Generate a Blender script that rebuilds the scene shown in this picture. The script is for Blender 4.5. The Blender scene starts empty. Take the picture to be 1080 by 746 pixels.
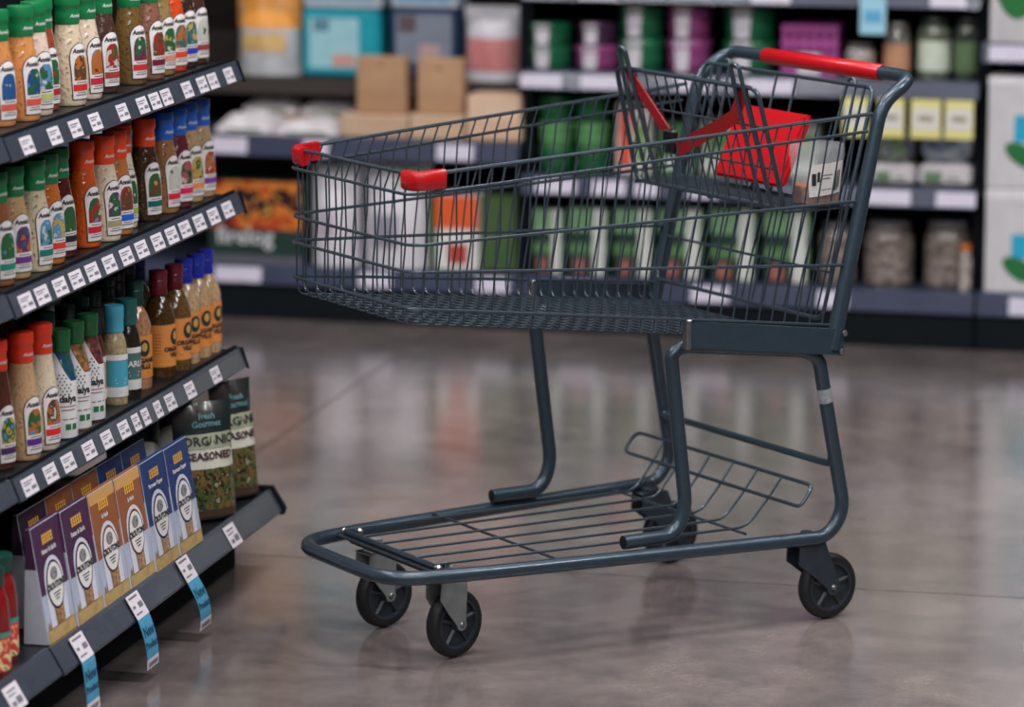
import bpy, bmesh, math, random
from mathutils import Vector, Matrix
random.seed(7)
PI = math.pi
sc = bpy.context.scene
COL = sc.collection

# ------------------------------------------------------------------ camera
cam_d = bpy.data.cameras.new('camera')
cam = bpy.data.objects.new('camera', cam_d); COL.objects.link(cam)
cam.location = (0.0, 0.0, 1.70)
cam.rotation_euler = (math.radians(90 - 10.46), 0, math.radians(13.266))
cam_d.sensor_width = 36.0
cam_d.lens = 130.0
cam_d.clip_end = 100
cam_d.dof.use_dof = True
cam_d.dof.focus_distance = 6.40
cam_d.dof.aperture_fstop = 2.6
sc.camera = cam

# ------------------------------------------------------------------ world, exposure
world = bpy.data.worlds.new('store_air'); sc.world = world
world.use_nodes = True
world.node_tree.nodes['Background'].inputs[0].default_value = (0.35, 0.45, 0.6, 1)
world.node_tree.nodes['Background'].inputs[1].default_value = 0.1
sc.view_settings.view_transform = 'Standard'
sc.view_settings.look = 'None'
sc.view_settings.exposure = 0.0
sc.view_settings.gamma = 1.0
sc.view_settings.use_curve_mapping = False
LAMP_POWER = 62.0

# ------------------------------------------------------------------ materials
MATS = {}
def lin(c):
    return tuple((x/255/12.92 if x/255 <= .04045 else ((x/255+.055)/1.055)**2.4) for x in c)
def mat(name, rgb, rough=.5, metal=0., var=0., scale=30., rgb2=None, bump=0., coat=0., emit=None, estr=0., trans=0., ior=1.45, alpha=1., spec=.5, detail=4., thr=None):
    """rgb are 0-255 sRGB; rgb2 mixes in by noise; var = value variation"""
    if name in MATS: return MATS[name]
    m = bpy.data.materials.new(name); m.use_nodes = True
    nt = m.node_tree; b = nt.nodes['Principled BSDF']
    c = lin(rgb)
    b.inputs['Base Color'].default_value = (*c, 1)
    b.inputs['Roughness'].default_value = rough
    b.inputs['Metallic'].default_value = metal
    b.inputs['Coat Weight'].default_value = coat
    b.inputs['Coat Roughness'].default_value = .08
    b.inputs['Transmission Weight'].default_value = trans
    b.inputs['IOR'].default_value = ior
    b.inputs['Alpha'].default_value = alpha
    b.inputs['Specular IOR Level'].default_value = spec
    if emit:
        b.inputs['Emission Color'].default_value = (*lin(emit), 1); b.inputs['Emission Strength'].default_value = estr
    if rgb2 or var or bump:
        tc = nt.nodes.new('ShaderNodeTexCoord'); nz = nt.nodes.new('ShaderNodeTexNoise')
        nz.inputs['Scale'].default_value = scale; nz.inputs['Detail'].default_value = detail
        nt.links.new(tc.outputs['Object'], nz.inputs['Vector'])
        if rgb2 or var:
            rp = nt.nodes.new('ShaderNodeValToRGB')
            c2 = lin(rgb2) if rgb2 else tuple(x*(1-var) for x in c)
            lo, hi = thr if thr else (.35, .65)
            rp.color_ramp.elements[0].position = lo; rp.color_ramp.elements[0].color = (*c, 1)
            rp.color_ramp.elements[1].position = hi; rp.color_ramp.elements[1].color = (*c2, 1)
            nt.links.new(nz.outputs['Fac'], rp.inputs['Fac']); nt.links.new(rp.outputs['Color'], b.inputs['Base Color'])
        if bump:
            bp = nt.nodes.new('ShaderNodeBump'); bp.inputs['Strength'].default_value = bump; bp.inputs['Distance'].default_value = .002
            nt.links.new(nz.outputs['Fac'], bp.inputs['Height']); nt.links.new(bp.outputs['Normal'], b.inputs['Normal']); nt.links.new(bp.outputs['Normal'], b.inputs['Coat Normal'])
    MATS[name] = m
    return m
def art(name, cols, scale=120., rough=.45):
    """printed picture: patches of several colours"""
    if name in MATS: return MATS[name]
    m = bpy.data.materials.new(name); m.use_nodes = True
    nt = m.node_tree; b = nt.nodes['Principled BSDF']; b.inputs['Roughness'].default_value = rough
    tc = nt.nodes.new('ShaderNodeTexCoord'); mp = nt.nodes.new('ShaderNodeMapping')
    mp.inputs['Location'].default_value = (random.random()*9, random.random()*9, random.random()*9)
    nz = nt.nodes.new('ShaderNodeTexNoise'); nz.inputs['Scale'].default_value = scale; nz.inputs['Detail'].default_value = 2.5
    nt.links.new(tc.outputs['Object'], mp.inputs['Vector']); nt.links.new(mp.outputs['Vector'], nz.inputs['Vector'])
    rp = nt.nodes.new('ShaderNodeValToRGB'); rp.color_ramp.interpolation = 'CONSTANT'
    n = len(cols); e = rp.color_ramp.elements
    while len(e) < n: e.new(.5)
    for i, c in enumerate(cols):
        e[i].position = 0 if i == 0 else .36 + .28*(i-1)/max(1, n-2) if n > 2 else .5
        e[i].color = (*lin(c), 1)
    nt.links.new(nz.outputs['Fac'], rp.inputs['Fac']); nt.links.new(rp.outputs['Color'], b.inputs['Base Color'])
    MATS[name] = m
    return m

# ------------------------------------------------------------------ mesh builder
class MB:
    def __init__(s): s.v = []; s.f = []
    def add(s, vs, fs):
        o = len(s.v); s.v += [tuple(p) for p in vs]; s.f += [tuple(i+o for i in f) for f in fs]
    def box(s, x0, x1, y0, y1, z0, z1):
        s.add([(x0,y0,z0),(x1,y0,z0),(x1,y1,z0),(x0,y1,z0),(x0,y0,z1),(x1,y0,z1),(x1,y1,z1),(x0,y1,z1)],
              [(0,3,2,1),(4,5,6,7),(0,1,5,4),(1,2,6,5),(2,3,7,6),(3,0,4,7)])
    def bbox(s, x0, x1, y0, y1, z0, z1, b=.004):
        """box with chamfered edges"""
        xs = (x0, x1); ys = (y0, y1); zs = (z0, z1); vs = []; idx = {}
        for i in (0,1):
            for j in (0,1):
                for k in (0,1):
                    sx, sy, sz = (1-2*i)*b, (1-2*j)*b, (1-2*k)*b
                    for a, p in enumerate(((xs[i], ys[j]+sy, zs[k]+sz), (xs[i]+sx, ys[j], zs[k]+sz), (xs[i]+sx, ys[j]+sy, zs[k]))):
                        idx[i,j,k,a] = len(vs); vs.append(p)
        fs = []
        for i in (0,1):
            q = [idx[i,0,0,0], idx[i,1,0,0], idx[i,1,1,0], idx[i,0,1,0]]; fs.append(q[::-1] if i == 0 else q)
            q = [idx[0,i,0,1], idx[1,i,0,1], idx[1,i,1,1], idx[0,i,1,1]]; fs.append(q if i == 0 else q[::-1])
            q = [idx[0,0,i,2], idx[1,0,i,2], idx[1,1,i,2], idx[0,1,i,2]]; fs.append(q[::-1] if i == 0 else q)
        for i in (0,1):
            for j in (0,1):
                fs.append((idx[i,j,0,0], idx[i,j,1,0], idx[i,j,1,1], idx[i,j,0,1]))
                fs.append((idx[i,0,j,0], idx[i,1,j,0], idx[i,1,j,2], idx[i,0,j,2]))
                fs.append((idx[0,i,j,1], idx[1,i,j,1], idx[1,i,j,2], idx[0,i,j,2]))
                for k in (0,1): fs.append((idx[i,j,k,0], idx[i,j,k,1], idx[i,j,k,2]))
        s.add(vs, fs)
    def tube(s, pts, r, n=8, closed=False, sx=1., caps=True):
        pts = [Vector(p) for p in pts]; N = len(pts)
        tan = []
        for i in range(N):
            a = pts[i-1] if (i > 0 or closed) else pts[i]; b = pts[(i+1) % N] if (i < N-1 or closed) else pts[i]
            t = (b-a); t = t.normalized() if t.length > 1e-9 else Vector((0,0,1)); tan.append(t)
        up = Vector((0,0,1)) if abs(tan[0].z) < .9 else Vector((1,0,0))
        nrm = (up - tan[0]*up.dot(tan[0])).normalized(); vs = []
        for i in range(N):
            if i > 0:
                nrm = nrm - tan[i]*nrm.dot(tan[i]); nrm = nrm.normalized() if nrm.length > 1e-9 else tan[i].orthogonal().normalized()
            bn = tan[i].cross(nrm)
            rr = r[i] if isinstance(r, (list, tuple)) else r
            for k in range(n):
                a = 2*PI*k/n; vs.append(pts[i] + nrm*(math.cos(a)*rr) + bn*(math.sin(a)*rr*sx))
        fs = []
        for i in range(N if closed else N-1):
            j = (i+1) % N
            for k in range(n):
                l = (k+1) % n; fs.append((i*n+k, i*n+l, j*n+l, j*n+k))
        if not closed and caps: fs.append(tuple(range(n))[::-1]); fs.append(tuple((N-1)*n+k for k in range(n)))
        s.add(vs, fs)
    def lathe(s, prof, n=20, axis='z', c=(0,0,0), caps=True, sq=0.):
        """prof: (r, h) list; sq flattens to a rounded square"""
        vs = []
        for r, h in prof:
            for k in range(n):
                a = 2*PI*k/n; ca, sa = math.cos(a), math.sin(a)
                q = 1.
                if sq: q = 1 + sq*(1/max(abs(ca), abs(sa)) - 1)
                x, y = r*ca*q, r*sa*q
                p = (x, y, h) if axis == 'z' else ((x, h, y) if axis == 'y' else (h, x, y))
                vs.append((p[0]+c[0], p[1]+c[1], p[2]+c[2]))
        fs = []
        for i in range(len(prof)-1):
            for k in range(n):
                l = (k+1) % n; fs.append((i*n+k, i*n+l, (i+1)*n+l, (i+1)*n+k))
        if caps:
            fs.append(tuple(range(n))[::-1]); fs.append(tuple((len(prof)-1)*n+k for k in range(n)))
        s.add(vs, fs)
    def prism(s, poly, h0, h1, fn):
        """poly 2-D list, fn(a,b,h)->xyz"""
        n = len(poly)
        vs = [fn(a, b, h0) for a, b in poly] + [fn(a, b, h1) for a, b in poly]
        s.add(vs, [tuple(range(n))[::-1], tuple(range(n, 2*n))] + [(i, (i+1) % n, n+(i+1) % n, n+i) for i in range(n)])
    def map(s, fn): s.v = [tuple(fn(*p)) for p in s.v]; return s
    def mesh(s, name, m, smooth=False):
        me = bpy.data.meshes.new(name); me.from_pydata(s.v, [], s.f); me.update()
        bm = bmesh.new(); bm.from_mesh(me); bmesh.ops.recalc_face_normals(bm, faces=bm.faces[:]); bm.to_mesh(me); bm.free()
        if m: me.materials.append(m)
        if smooth:
            me.shade_smooth()
            try: me.set_sharp_from_angle(angle=math.radians(40))
            except Exception: pass
        return me
    def build(s, name, m, parent=None, smooth=False):
        return link(name, s.mesh(name, m, smooth), parent)
TINY = {'fine_print', 'tag_print', 'dot_pattern', 'wheat_icon', 'label_print', 'green_seal', 'farm_skyline', 'crimp_seal'}
def link(name, me, parent=None):
    o = bpy.data.objects.new(name, me); COL.objects.link(o)
    if name in TINY: o['kind'] = 'stuff'     # specks of print too small to pick apart
    if parent: o.parent = parent
    return o
def tag(o, label, cat, group=None):
    o['label'] = label; o['category'] = cat
    if group: o['group'] = group
    return o
def thing(name, label, cat, loc=(0,0,0), rz=0, group=None):
    o = bpy.data.objects.new(name, None); COL.objects.link(o)
    o.empty_display_size = .05
    o.location = loc; o.rotation_euler = (0, 0, rz)
    return tag(o, label, cat, group)
def struct(o): o['kind'] = 'structure'; return o
def lerp(a, b, t): return tuple(x+(y-x)*t for x, y in zip(a, b))
def fil(pts, r, k=5, closed=False):
    """round the corners of a polyline"""
    P = [Vector(p) for p in pts]; N = len(P); out = []
    for i in range(N):
        if not closed and (i == 0 or i == N-1): out.append(P[i]); continue
        a, b, c = P[i-1], P[i], P[(i+1) % N]
        rr = r[i] if isinstance(r, (list, tuple)) else r
        d1 = (a-b); d2 = (c-b); l = min(rr, d1.length*.49, d2.length*.49)
        p0 = b + d1.normalized()*l; p2 = b + d2.normalized()*l
        for j in range(k+1):
            t = j/k; out.append(p0*(1-t)**2 + b*(2*t*(1-t)) + p2*t*t)
    return out
TXT = {}
def text_geo(s, size, bold=0., spacing=1.):
    key = (s, size, bold, spacing)
    if key not in TXT:
        cu = bpy.data.curves.new('lettering', 'FONT'); cu.body = s; cu.size = size; cu.align_x = 'CENTER'; cu.align_y = 'CENTER'
        cu.offset = bold; cu.resolution_u = 2; cu.space_character = spacing; cu.space_line = .85
        o = bpy.data.objects.new('lettering', cu); COL.objects.link(o)
        bpy.context.view_layer.update()
        dg = bpy.context.evaluated_depsgraph_get()
        me = bpy.data.meshes.new_from_object(o.evaluated_get(dg))
        TXT[key] = ([tuple(v.co) for v in me.vertices], [tuple(p.vertices) for p in me.polygons])
        bpy.data.objects.remove(o); bpy.data.curves.remove(cu); bpy.data.meshes.remove(me)
    return TXT[key]
def text_mb(s, size, fn, bold=0., dx=0., dy=0., slant=0., spacing=1.):
    v, f = text_geo(s, size, bold, spacing)
    mb = MB(); mb.add([fn(x+dx+slant*y, y+dy) for x, y, z in v], f); return mb
def disc2(cx, cy, rx, ry, n=24): return [(cx+rx*math.cos(2*PI*i/n), cy+ry*math.sin(2*PI*i/n)) for i in range(n)]
def sheet(poly, fn, cuts=1):
    """flat polygon (convex) mapped by fn(x,y); triangulated as a fan of strips so it can bend"""
    mb = MB(); ys = sorted(set(round(p[1], 6) for p in poly)); 
    y0, y1 = ys[0], ys[-1]
    n = len(poly); rows = 10 if cuts else 1; cols = 8 if cuts else 1
    def span(y):
        xs = []
        for i in range(n):
            (ax, ay), (bx, by) = poly[i], poly[(i+1) % n]
            if (ay-y)*(by-y) <= 0 and abs(ay-by) > 1e-9: xs.append(ax+(bx-ax)*(y-ay)/(by-ay))
            elif abs(ay-y) < 1e-9: xs.append(ax)
        return (min(xs), max(xs)) if xs else (0, 0)
    vs = []
    R = 14 if cuts else len(ys)-1
    yy = [y0+(y1-y0)*(.5-.5*math.cos(PI*i/R)) for i in range(R+1)] if cuts else ys
    for y in yy:
        e = 1e-7; a, b = span(min(max(y, y0+e), y1-e))
        for j in range(cols+1): vs.append(fn(a+(b-a)*j/cols, y))
    fs = [(i*(cols+1)+j, i*(cols+1)+j+1, (i+1)*(cols+1)+j+1, (i+1)*(cols+1)+j) for i in range(len(yy)-1) for j in range(cols)]
    mb.add(vs, fs); return mb

# ------------------------------------------------------------------ shared materials
M_floor = mat('polished_concrete', (122,116,116), rough=.23, spec=.5, coat=.8)
def concrete(m):
    nt = m.node_tree; b = nt.nodes['Principled BSDF']
    tc = nt.nodes.new('ShaderNodeNewGeometry')
    def noise(scale, det, rough=.55):
        n = nt.nodes.new('ShaderNodeTexNoise'); n.inputs['Scale'].default_value = scale; n.inputs['Detail'].default_value = det
        n.inputs['Roughness'].default_value = rough; nt.links.new(tc.outputs['Position'], n.inputs['Vector']); return n
    n1 = noise(1.6, 6, .62); n2 = noise(9, 8, .65); n3 = noise(70, 3)
    def ramp(n, a, ca, bq, cb):
        r = nt.nodes.new('ShaderNodeValToRGB'); e = r.color_ramp.elements
        e[0].position = a; e[0].color = (*ca, 1); e[1].position = bq; e[1].color = (*cb, 1)
        nt.links.new(n.outputs['Fac'], r.inputs['Fac']); return r
    r1 = ramp(n1, .3, lin((94,86,86)), .7, lin((136,125,122)))
    r2 = ramp(n2, .35, (.72,.72,.73), .62, (1.06,1.05,1.04))
    r3 = ramp(n3, .3, (.88,.88,.88), .6, (1.02,1.02,1.02))
    def mul(x, y):
        k = nt.nodes.new('ShaderNodeMix'); k.data_type = 'RGBA'; k.blend_type = 'MULTIPLY'; k.inputs['Factor'].default_value = 1
        nt.links.new(x, k.inputs[6]); nt.links.new(y, k.inputs[7]); return k.outputs[2]
    c = mul(mul(r1.outputs['Color'], r2.outputs['Color']), r3.outputs['Color'])
    nt.links.new(c, b.inputs['Base Color'])
    rr = ramp(n2, .3, (.16,)*3, .7, (.26,)*3); nt.links.new(rr.outputs['Color'], b.inputs['Roughness'])
concrete(M_floor)
M_floor.node_tree.nodes['Principled BSDF'].inputs['Coat Roughness'].default_value = .16
M_joint = mat('joint_filler', (52,46,46), rough=.8)
M_wall = mat('painted_wall', (70,74,80), rough=.8, var=.1, scale=3)
M_ceil = mat('ceiling_paint', (30,34,40), rough=.9, var=.1, scale=3)
M_gond = mat('charcoal_shelf_metal', (13,18,22), rough=.35, metal=.0, var=.2, scale=14)
M_gond_dk = mat('black_shelf_metal', (6,15,21), rough=.7, spec=.2, var=.2, scale=10)
M_strip = mat('grey_price_channel', (62,68,80), rough=.25, coat=.3, var=.15, scale=20)
M_tag = mat('price_tag_paper', (214,208,216), rough=.5, var=.06, scale=80)
M_ink = mat('black_ink', (38,36,42), rough=.6)
M_tagink = mat('grey_tag_ink', (112,108,120), rough=.6)
M_tagblue = mat('blue_tag_paper', (74,150,186), rough=.5, var=.12, scale=60)
M_white = mat('white_print', (222,218,218), rough=.45)

# ------------------------------------------------------------------ room
mb = MB(); mb.box(-7, 6, -4, 13, -.10, -.012)
floor = struct(mb.build('floor', M_joint))
JX, JY, G = -2.387, 6.735, .0025
xs = [-7, JX-3.6, JX, JX+3.6, 6]; ys = [-4, JY-7.2, JY-3.6, JY, JY+3.6, 13]
for i in range(len(xs)-1):
    for j in range(len(ys)-1):
        mb = MB(); mb.box(xs[i]+G, xs[i+1]-G, ys[j]+G, ys[j+1]-G, -.012, 0)
        mb.build('concrete_slab', M_floor, floor)
mb = MB(); mb.box(-7, 6, -4, 13, 4.0, 4.1); struct(mb.build('ceiling', M_ceil))
mb = MB(); mb.box(-7, 6, 13, 13.1, 0, 4); struct(mb.build('wall_back', M_wall))
mb = MB(); mb.box(-7.1, -7, -4, 13, 0, 4); struct(mb.build('wall_left', M_wall))
mb = MB(); mb.box(6, 6.1, -4, 13, 0, 4); struct(mb.build('wall_right', M_wall))
mb = MB(); mb.box(-7, 6, -4.1, -4, 0, 4); struct(mb.build('wall_front', M_wall))

# ceiling lamps: linear fixtures over the aisles
M_lampbody = mat('lamp_housing_white', (200,200,200), rough=.5)
M_diff = mat('lamp_diffuser', (240,240,240), rough=.5, emit=(255,246,238), estr=3.0)
def lamp(x, y, ln, label, power=LAMP_POWER):
    t = thing('ceiling_lamp', label, 'lamp', (x, y, 3.78), 0, 'linear ceiling lamps over the aisles')
    mb = MB(); mb.bbox(-ln/2, ln/2, -.09, .09, .03, .10, .01); mb.build('housing', M_lampbody, t)
    mb = MB(); mb.bbox(-ln/2+.02, ln/2-.02, -.075, .075, .0, .03, .01); mb.build('diffuser', M_diff, t)
    for sx in (-1, 1):
        mb = MB(); mb.tube([(sx*ln*.35, 0, .10), (sx*ln*.35, 0, .22)], .006); mb.build('hanger_rod', M_lampbody, t)
    ld = bpy.data.lights.new('tube_light', 'AREA'); ld.shape = 'RECTANGLE'; ld.size = ln; ld.size_y = .16; ld.energy = power; ld.color = (1.0, .98, .975)
    lo = bpy.data.objects.new('tube_light', ld); COL.objects.link(lo); lo.parent = t; lo.location = (0, 0, -.02)
    return t
for j, y in enumerate((-1.0, 1.2, 3.4, 5.6, 7.5)):  # first two rows are added to bring glints onto the bottle shoulders
    for i, x in enumerate((-3.6, -1.2, 1.2)):
        lamp(x, y, 1.5, 'linear ceiling lamp, row %s, %s of three' % (('added behind the camera', 'added above the camera', 'before the cart', 'above the cart', 'nearest the far shelves')[j], ('left', 'middle', 'right')[i]), LAMP_POWER*(.7, .7, .7, 1.2, .6)[j])

# ------------------------------------------------------------------ left gondola bays
def gondola_bay(y0, y1, label, dz=0., tags=None, endcap=False):
    t = thing('shelf_unit', label, 'shelving', (-2.3, (y0+y1)/2, 0), 0, 'left gondola bays')
    ox, oy = 2.3, -(y0+y1)/2
    def put(mb, name, m, par=t, smooth=False):
        mb.map(lambda x, y, z: (x+ox, y+oy, z)); return mb.build(name, m, par, smooth)
    mb = MB(); mb.box(-2.55, -2.52, y0, y1, .03, 1.75); put(mb, 'back_panel', M_gond_dk)
    mb = MB(); mb.bbox(-2.52, -2.112, y0+.002, y1-.03, .0, .105, .003); put(mb, 'kick_plate', M_gond_dk)
    for yy in (y0+.012, y1-.012):
        mb = MB(); mb.box(-2.55, -2.49, yy-.012, yy+.012, 0, 1.78); put(mb, 'upright', M_gond_dk)
    for k, zt in enumerate((.972, .721, .421)):
        zt += dz
        mb = MB(); mb.bbox(-2.50, -2.108, y0+.002, y1-.002, zt-.022, zt, .002); sh = put(mb, 'shelf', M_gond)
        for yy in (y0+.004, y1-.004):
            mb = MB(); mb.prism([(-2.50, zt-.01), (-2.50, zt-.10), (-2.42, zt-.09), (-2.13, zt-.022)], yy-.0025, yy+.0025, lambda a, b, h: (a, h, b)); put(mb, 'bracket', M_gond_dk)
        # price channel: tilted strip with a rolled top edge
        mb = MB(); mb.prism([(-2.113, zt+.003), (-2.107, zt+.004), (-2.104, zt-.003), (-2.093, zt-.031), (-2.095, zt-.034), (-2.10, zt-.033), (-2.112, zt-.004)], y0+.003, y1-.003, lambda a, b, h: (a, h, b))
        st = put(mb, 'price_channel', M_strip)
        mb = MB(); mb.prism([(-2.117, zt), (-2.113, zt), (-2.113, zt+.009), (-2.117, zt+.009)], y0+.003, y1-.003, lambda a, b, h: (a, h, b)); put(mb, 'fence_lip', M_gond_dk)
        if endcap:
            mb = MB(); mb.prism([(-2.114, zt+.004), (-2.102, zt+.004), (-2.089, zt-.036), (-2.115, zt-.026)], y1-.003, y1+.003, lambda a, b, h: (a, h, b)); put(mb, 'end_cap', M_gond_dk)
        for (yc, w) in (tags[k] if tags else []):
            def fn(a, b, off=0.0008):
                q = (b+.5); return (lerp((-2.0945, 0, zt-.030), (-2.105, 0, zt-.003), q)[0]+off+.0004, yc+a, lerp((0,0,zt-.030), (0,0,zt-.003), q)[2]+off*.3)
            mb = MB(); h = w/2
            mb.add([fn(-h,-.5), fn(h,-.5), fn(h,.5), fn(-h,.5)], [(0,1,2,3)])
            tg = put(mb, 'price_tag', M_tag, st)
            mb = MB()
            for (a0, a1, b0, b1) in ((-.40,.30,.24,.30), (-.40,.10,.10,.15), (.06,.40,-.24,-.06), (-.40,-.12,-.22,-.12)):
                mb.add([fn(a*w, b, .0014) for a, b in ((a0,b0),(a1,b0),(a1,b1),(a0,b1))], [(0,1,2,3)])
            put(mb, 'tag_print', M_tagink, tg)
    # deeper base shelf
    zb = .147 + dz
    mb = MB(); mb.bbox(-2.50, -2.052, y0+.002, y1-.002, zb-.03, zb, .002); put(mb, 'base_shelf', M_gond)
    mb = MB(); mb.prism([(-2.056, zb+.002), (-2.050, zb+.004), (-2.046, zb-.002), (-2.026, zb-.036), (-2.026, zb-.041), (-2.034, zb-.040), (-2.054, zb-.006)], y0+.003, y1-.003, lambda a, b, h: (a, h, b)); put(mb, 'price_channel', M_strip)
    if endcap:
        mb = MB(); mb.prism([(-2.09, zb+.008), (-2.046, zb+.008), (-2.020, zb-.034), (-2.024, zb-.046), (-2.05, zb-.044), (-2.09, zb-.02)], y1-.004, y1+.012, lambda a, b, h: (a, h, b)); put(mb, 'end_cap', M_gond_dk)
        mb = MB(); mb.bbox(-2.50, -2.09, y1-.004, y1+.012, zb-.03, zb+.008, .002); put(mb, 'end_rail', M_gond_dk)
    return t
W = .052
T1 = [(y, W) for y in (5.531, 5.657, 5.756, 5.853, 5.993, 6.098, 6.165, 6.228, 6.346, 6.434, 6.497, 6.596)]
T2 = [(y, .058) for y in (5.51, 5.583, 5.667, 5.745, 5.824, 5.91, 5.998, 6.079, 6.166, 6.245, 6.321, 6.404, 6.489, 6.576)]
T3 = [(5.505,.06),(5.602,.055),(5.687,.055),(5.789,.055),(5.88,.05),(5.968,.05),(6.033,.035),(6.084,.035),(6.152,.035),(6.221,.05),(6.335,.05),(6.487,.05)]
gondola_bay(5.447, 6.665, 'dark grey gondola bay stocked with dressing bottles, ending at the open aisle', 0, (T1, T2, T3), True)
gondola_bay(4.22, 5.440, 'dark grey gondola bay nearest the camera, cut off by the left frame edge', .004)

# single tags clipped to the base channel and hanging blue tags
def base_fn(yc):
    def fn(a, b, off=.0012):  # b 0..1 up the base channel face
        p = lerp((-2.0245, 0, .108), (-2.0465, 0, .146), b); return (p[0]+off, yc+a, p[2]+off*.6)
    return fn
for yc, lab in ((6.372, 'white price tag on the base shelf channel near its open end'), (5.245, 'white price tag on the base shelf channel at the lower left')):
    fn = base_fn(yc); mb = MB(); w = .03
    mb.add([fn(-w,0), fn(w,0), fn(w,.95), fn(-w,.95), fn(-w,0,.002), fn(w,0,.002), fn(w,.95,.002), fn(-w,.95,.002)], [(0,1,2,3),(4,5,6,7),(0,1,5,4),(1,2,6,5),(2,3,7,6),(3,0,4,7)])
    o = thing('price_tag', lab, 'price tag', (-2.03, yc, .11), 0, 'tags on the base shelf channel')
    mv = lambda x, y, z: (x+2.03, y-yc, z-.11)
    mb.map(mv).build('card', M_tag, o)
    mb = MB()
    for (a0, a1, b0, b1) in ((-.7,.5,.72,.78), (-.7,.3,.56,.61), (.0,.7,.18,.44), (-.7,-.2,.18,.34)):
        mb.add([fn(a*w, b, .0026) for a, b in ((a0,b0),(a1,b0),(a1,b1),(a0,b1))], [(0,1,2,3)])
    mb.map(mv).build('tag_print', M_tagink, o)
def hanging_tag(yc, curl, label, skew):
    o = thing('shelf_tag', label, 'shelf tag', (-2.03, yc, .11), 0, 'hanging blue tags')
    prof = [(-.0165, .0385), (.0075, -.003)]
    L = .085
    for i in range(1, 13):
        q = i/12; prof.append((.0075+.006*q+curl*math.sin(q*PI*.75)*.02, -.003-L*q))
    d = [0]
    for i in range(1, len(prof)): d.append(d[-1]+math.dist(prof[i-1], prof[i]))
    def at(a, s, off):
        i = 0
        while i < len(d)-2 and d[i+1] < s: i += 1
        q = (s-d[i])/(d[i+1]-d[i]); p = lerp(prof[i], prof[i+1], q)
        tx, tz = prof[i+1][0]-prof[i][0], prof[i+1][1]-prof[i][1]; l = math.hypot(tx, tz)
        return (p[0]-tz/l*off, a+skew*max(0, s-.045), p[1]+tx/l*off)
    h = .029
    def strip(s0, s1, m, name, th=.0012, off=.003, a0=-h, a1=h):
        mb = MB(); n = 12; vs = []; fs = []
        for i in range(n+1):
            s = s0+(s1-s0)*i/n; vs += [at(a0, s, off), at(a1, s, off), at(a1, s, off+th), at(a0, s, off+th)]
        for i in range(n):
            for k in range(4): fs.append((i*4+k, i*4+(k+1) % 4, i*4+4+(k+1) % 4, i*4+4+k))
        fs += [(0,1,2,3), (n*4,n*4+1,n*4+2,n*4+3)]
        mb.add(vs, fs); return mb.build(name, m, o)
    S = d[-1]
    strip(.002, .046, M_tag, 'price_card'); strip(.0462, S-.018, M_tagblue, 'blue_slip', off=.0025); strip(S-.0178, S, M_tag, 'white_slip_end', off=.0025)
    def fn(x, y): return at(x, .088-y, .0045)
    text_mb('New', .026, fn, .0006, 0, .017, .0).build('lettering', mat('navy_ink', (22,74,104), rough=.6), o)
    text_mb('Product', .0175, fn, .0005, 0, -.006).build('lettering', mat('navy_ink', (22,74,104)), o)
    mb = MB()
    for (a0, a1, s0, s1) in ((-.8,.6,.006,.010), (.1,.8,.020,.030), (-.8,-.4,.022,.027), (-.8,.2,.036,.039)):
        mb.add([at(a*h, s, .0046) for a, s in ((a0,s0),(a1,s0),(a1,s1),(a0,s1))], [(0,1,2,3)])
    for q in range(14):
        a = -.8+q*.115; mb.add([at(x*h, s, .0042) for x, s in ((a,S-.012),(a+.06,S-.012),(a+.06,S-.004),(a,S-.004))], [(0,1,2,3)])
    mb.build('tag_print', M_tagink, o)
hanging_tag(5.545, .1, 'blue and white new product tag hanging lowest and nearest the camera', .0)
hanging_tag(5.825, .45, 'blue and white new product tag hanging between two others', .06)
hanging_tag(6.095, .8, 'blue and white new product tag hanging nearest the shelf end', .10)

# ------------------------------------------------------------------ bottles
def prof_r(prof, z):
    for (r0, z0), (r1, z1) in zip(prof, prof[1:]):
        if z0 <= z <= z1 and z1 > z0: return r0+(r1-r0)*(z-z0)/(z1-z0)
    return prof[-1][0]
def smooth_prof(ctrl, n=5):
    """Catmull-Rom through (r,z) control points"""
    out = []
    for i in range(len(ctrl)-1):
        p0 = ctrl[max(0, i-1)]; p1 = ctrl[i]; p2 = ctrl[i+1]; p3 = ctrl[min(len(ctrl)-1, i+2)]
        for j in range(n):
            t = j/n
            f = lambda k: .5*((2*p1[k])+(-p0[k]+p2[k])*t+(2*p0[k]-5*p1[k]+4*p2[k]-p3[k])*t*t+(-p0[k]+3*p1[k]-3*p2[k]+p3[k])*t**3)
            out.append((f(0), f(1)))
    out.append(ctrl[-1]); return out
def wrapper(prof, off):
    def fn(x, y):
        r = prof_r(prof, y)+off; a = x/max(r, .012); return (r*math.cos(a), r*math.sin(a), y)
    return fn
def arch(w, y0, y1):
    top = [(w*math.cos(PI*i/14), y1-w*1.15+w*1.15*math.sin(PI*i/14)) for i in range(15)]
    return [(-w*.86, y0), (w*.86, y0)] + top
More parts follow.
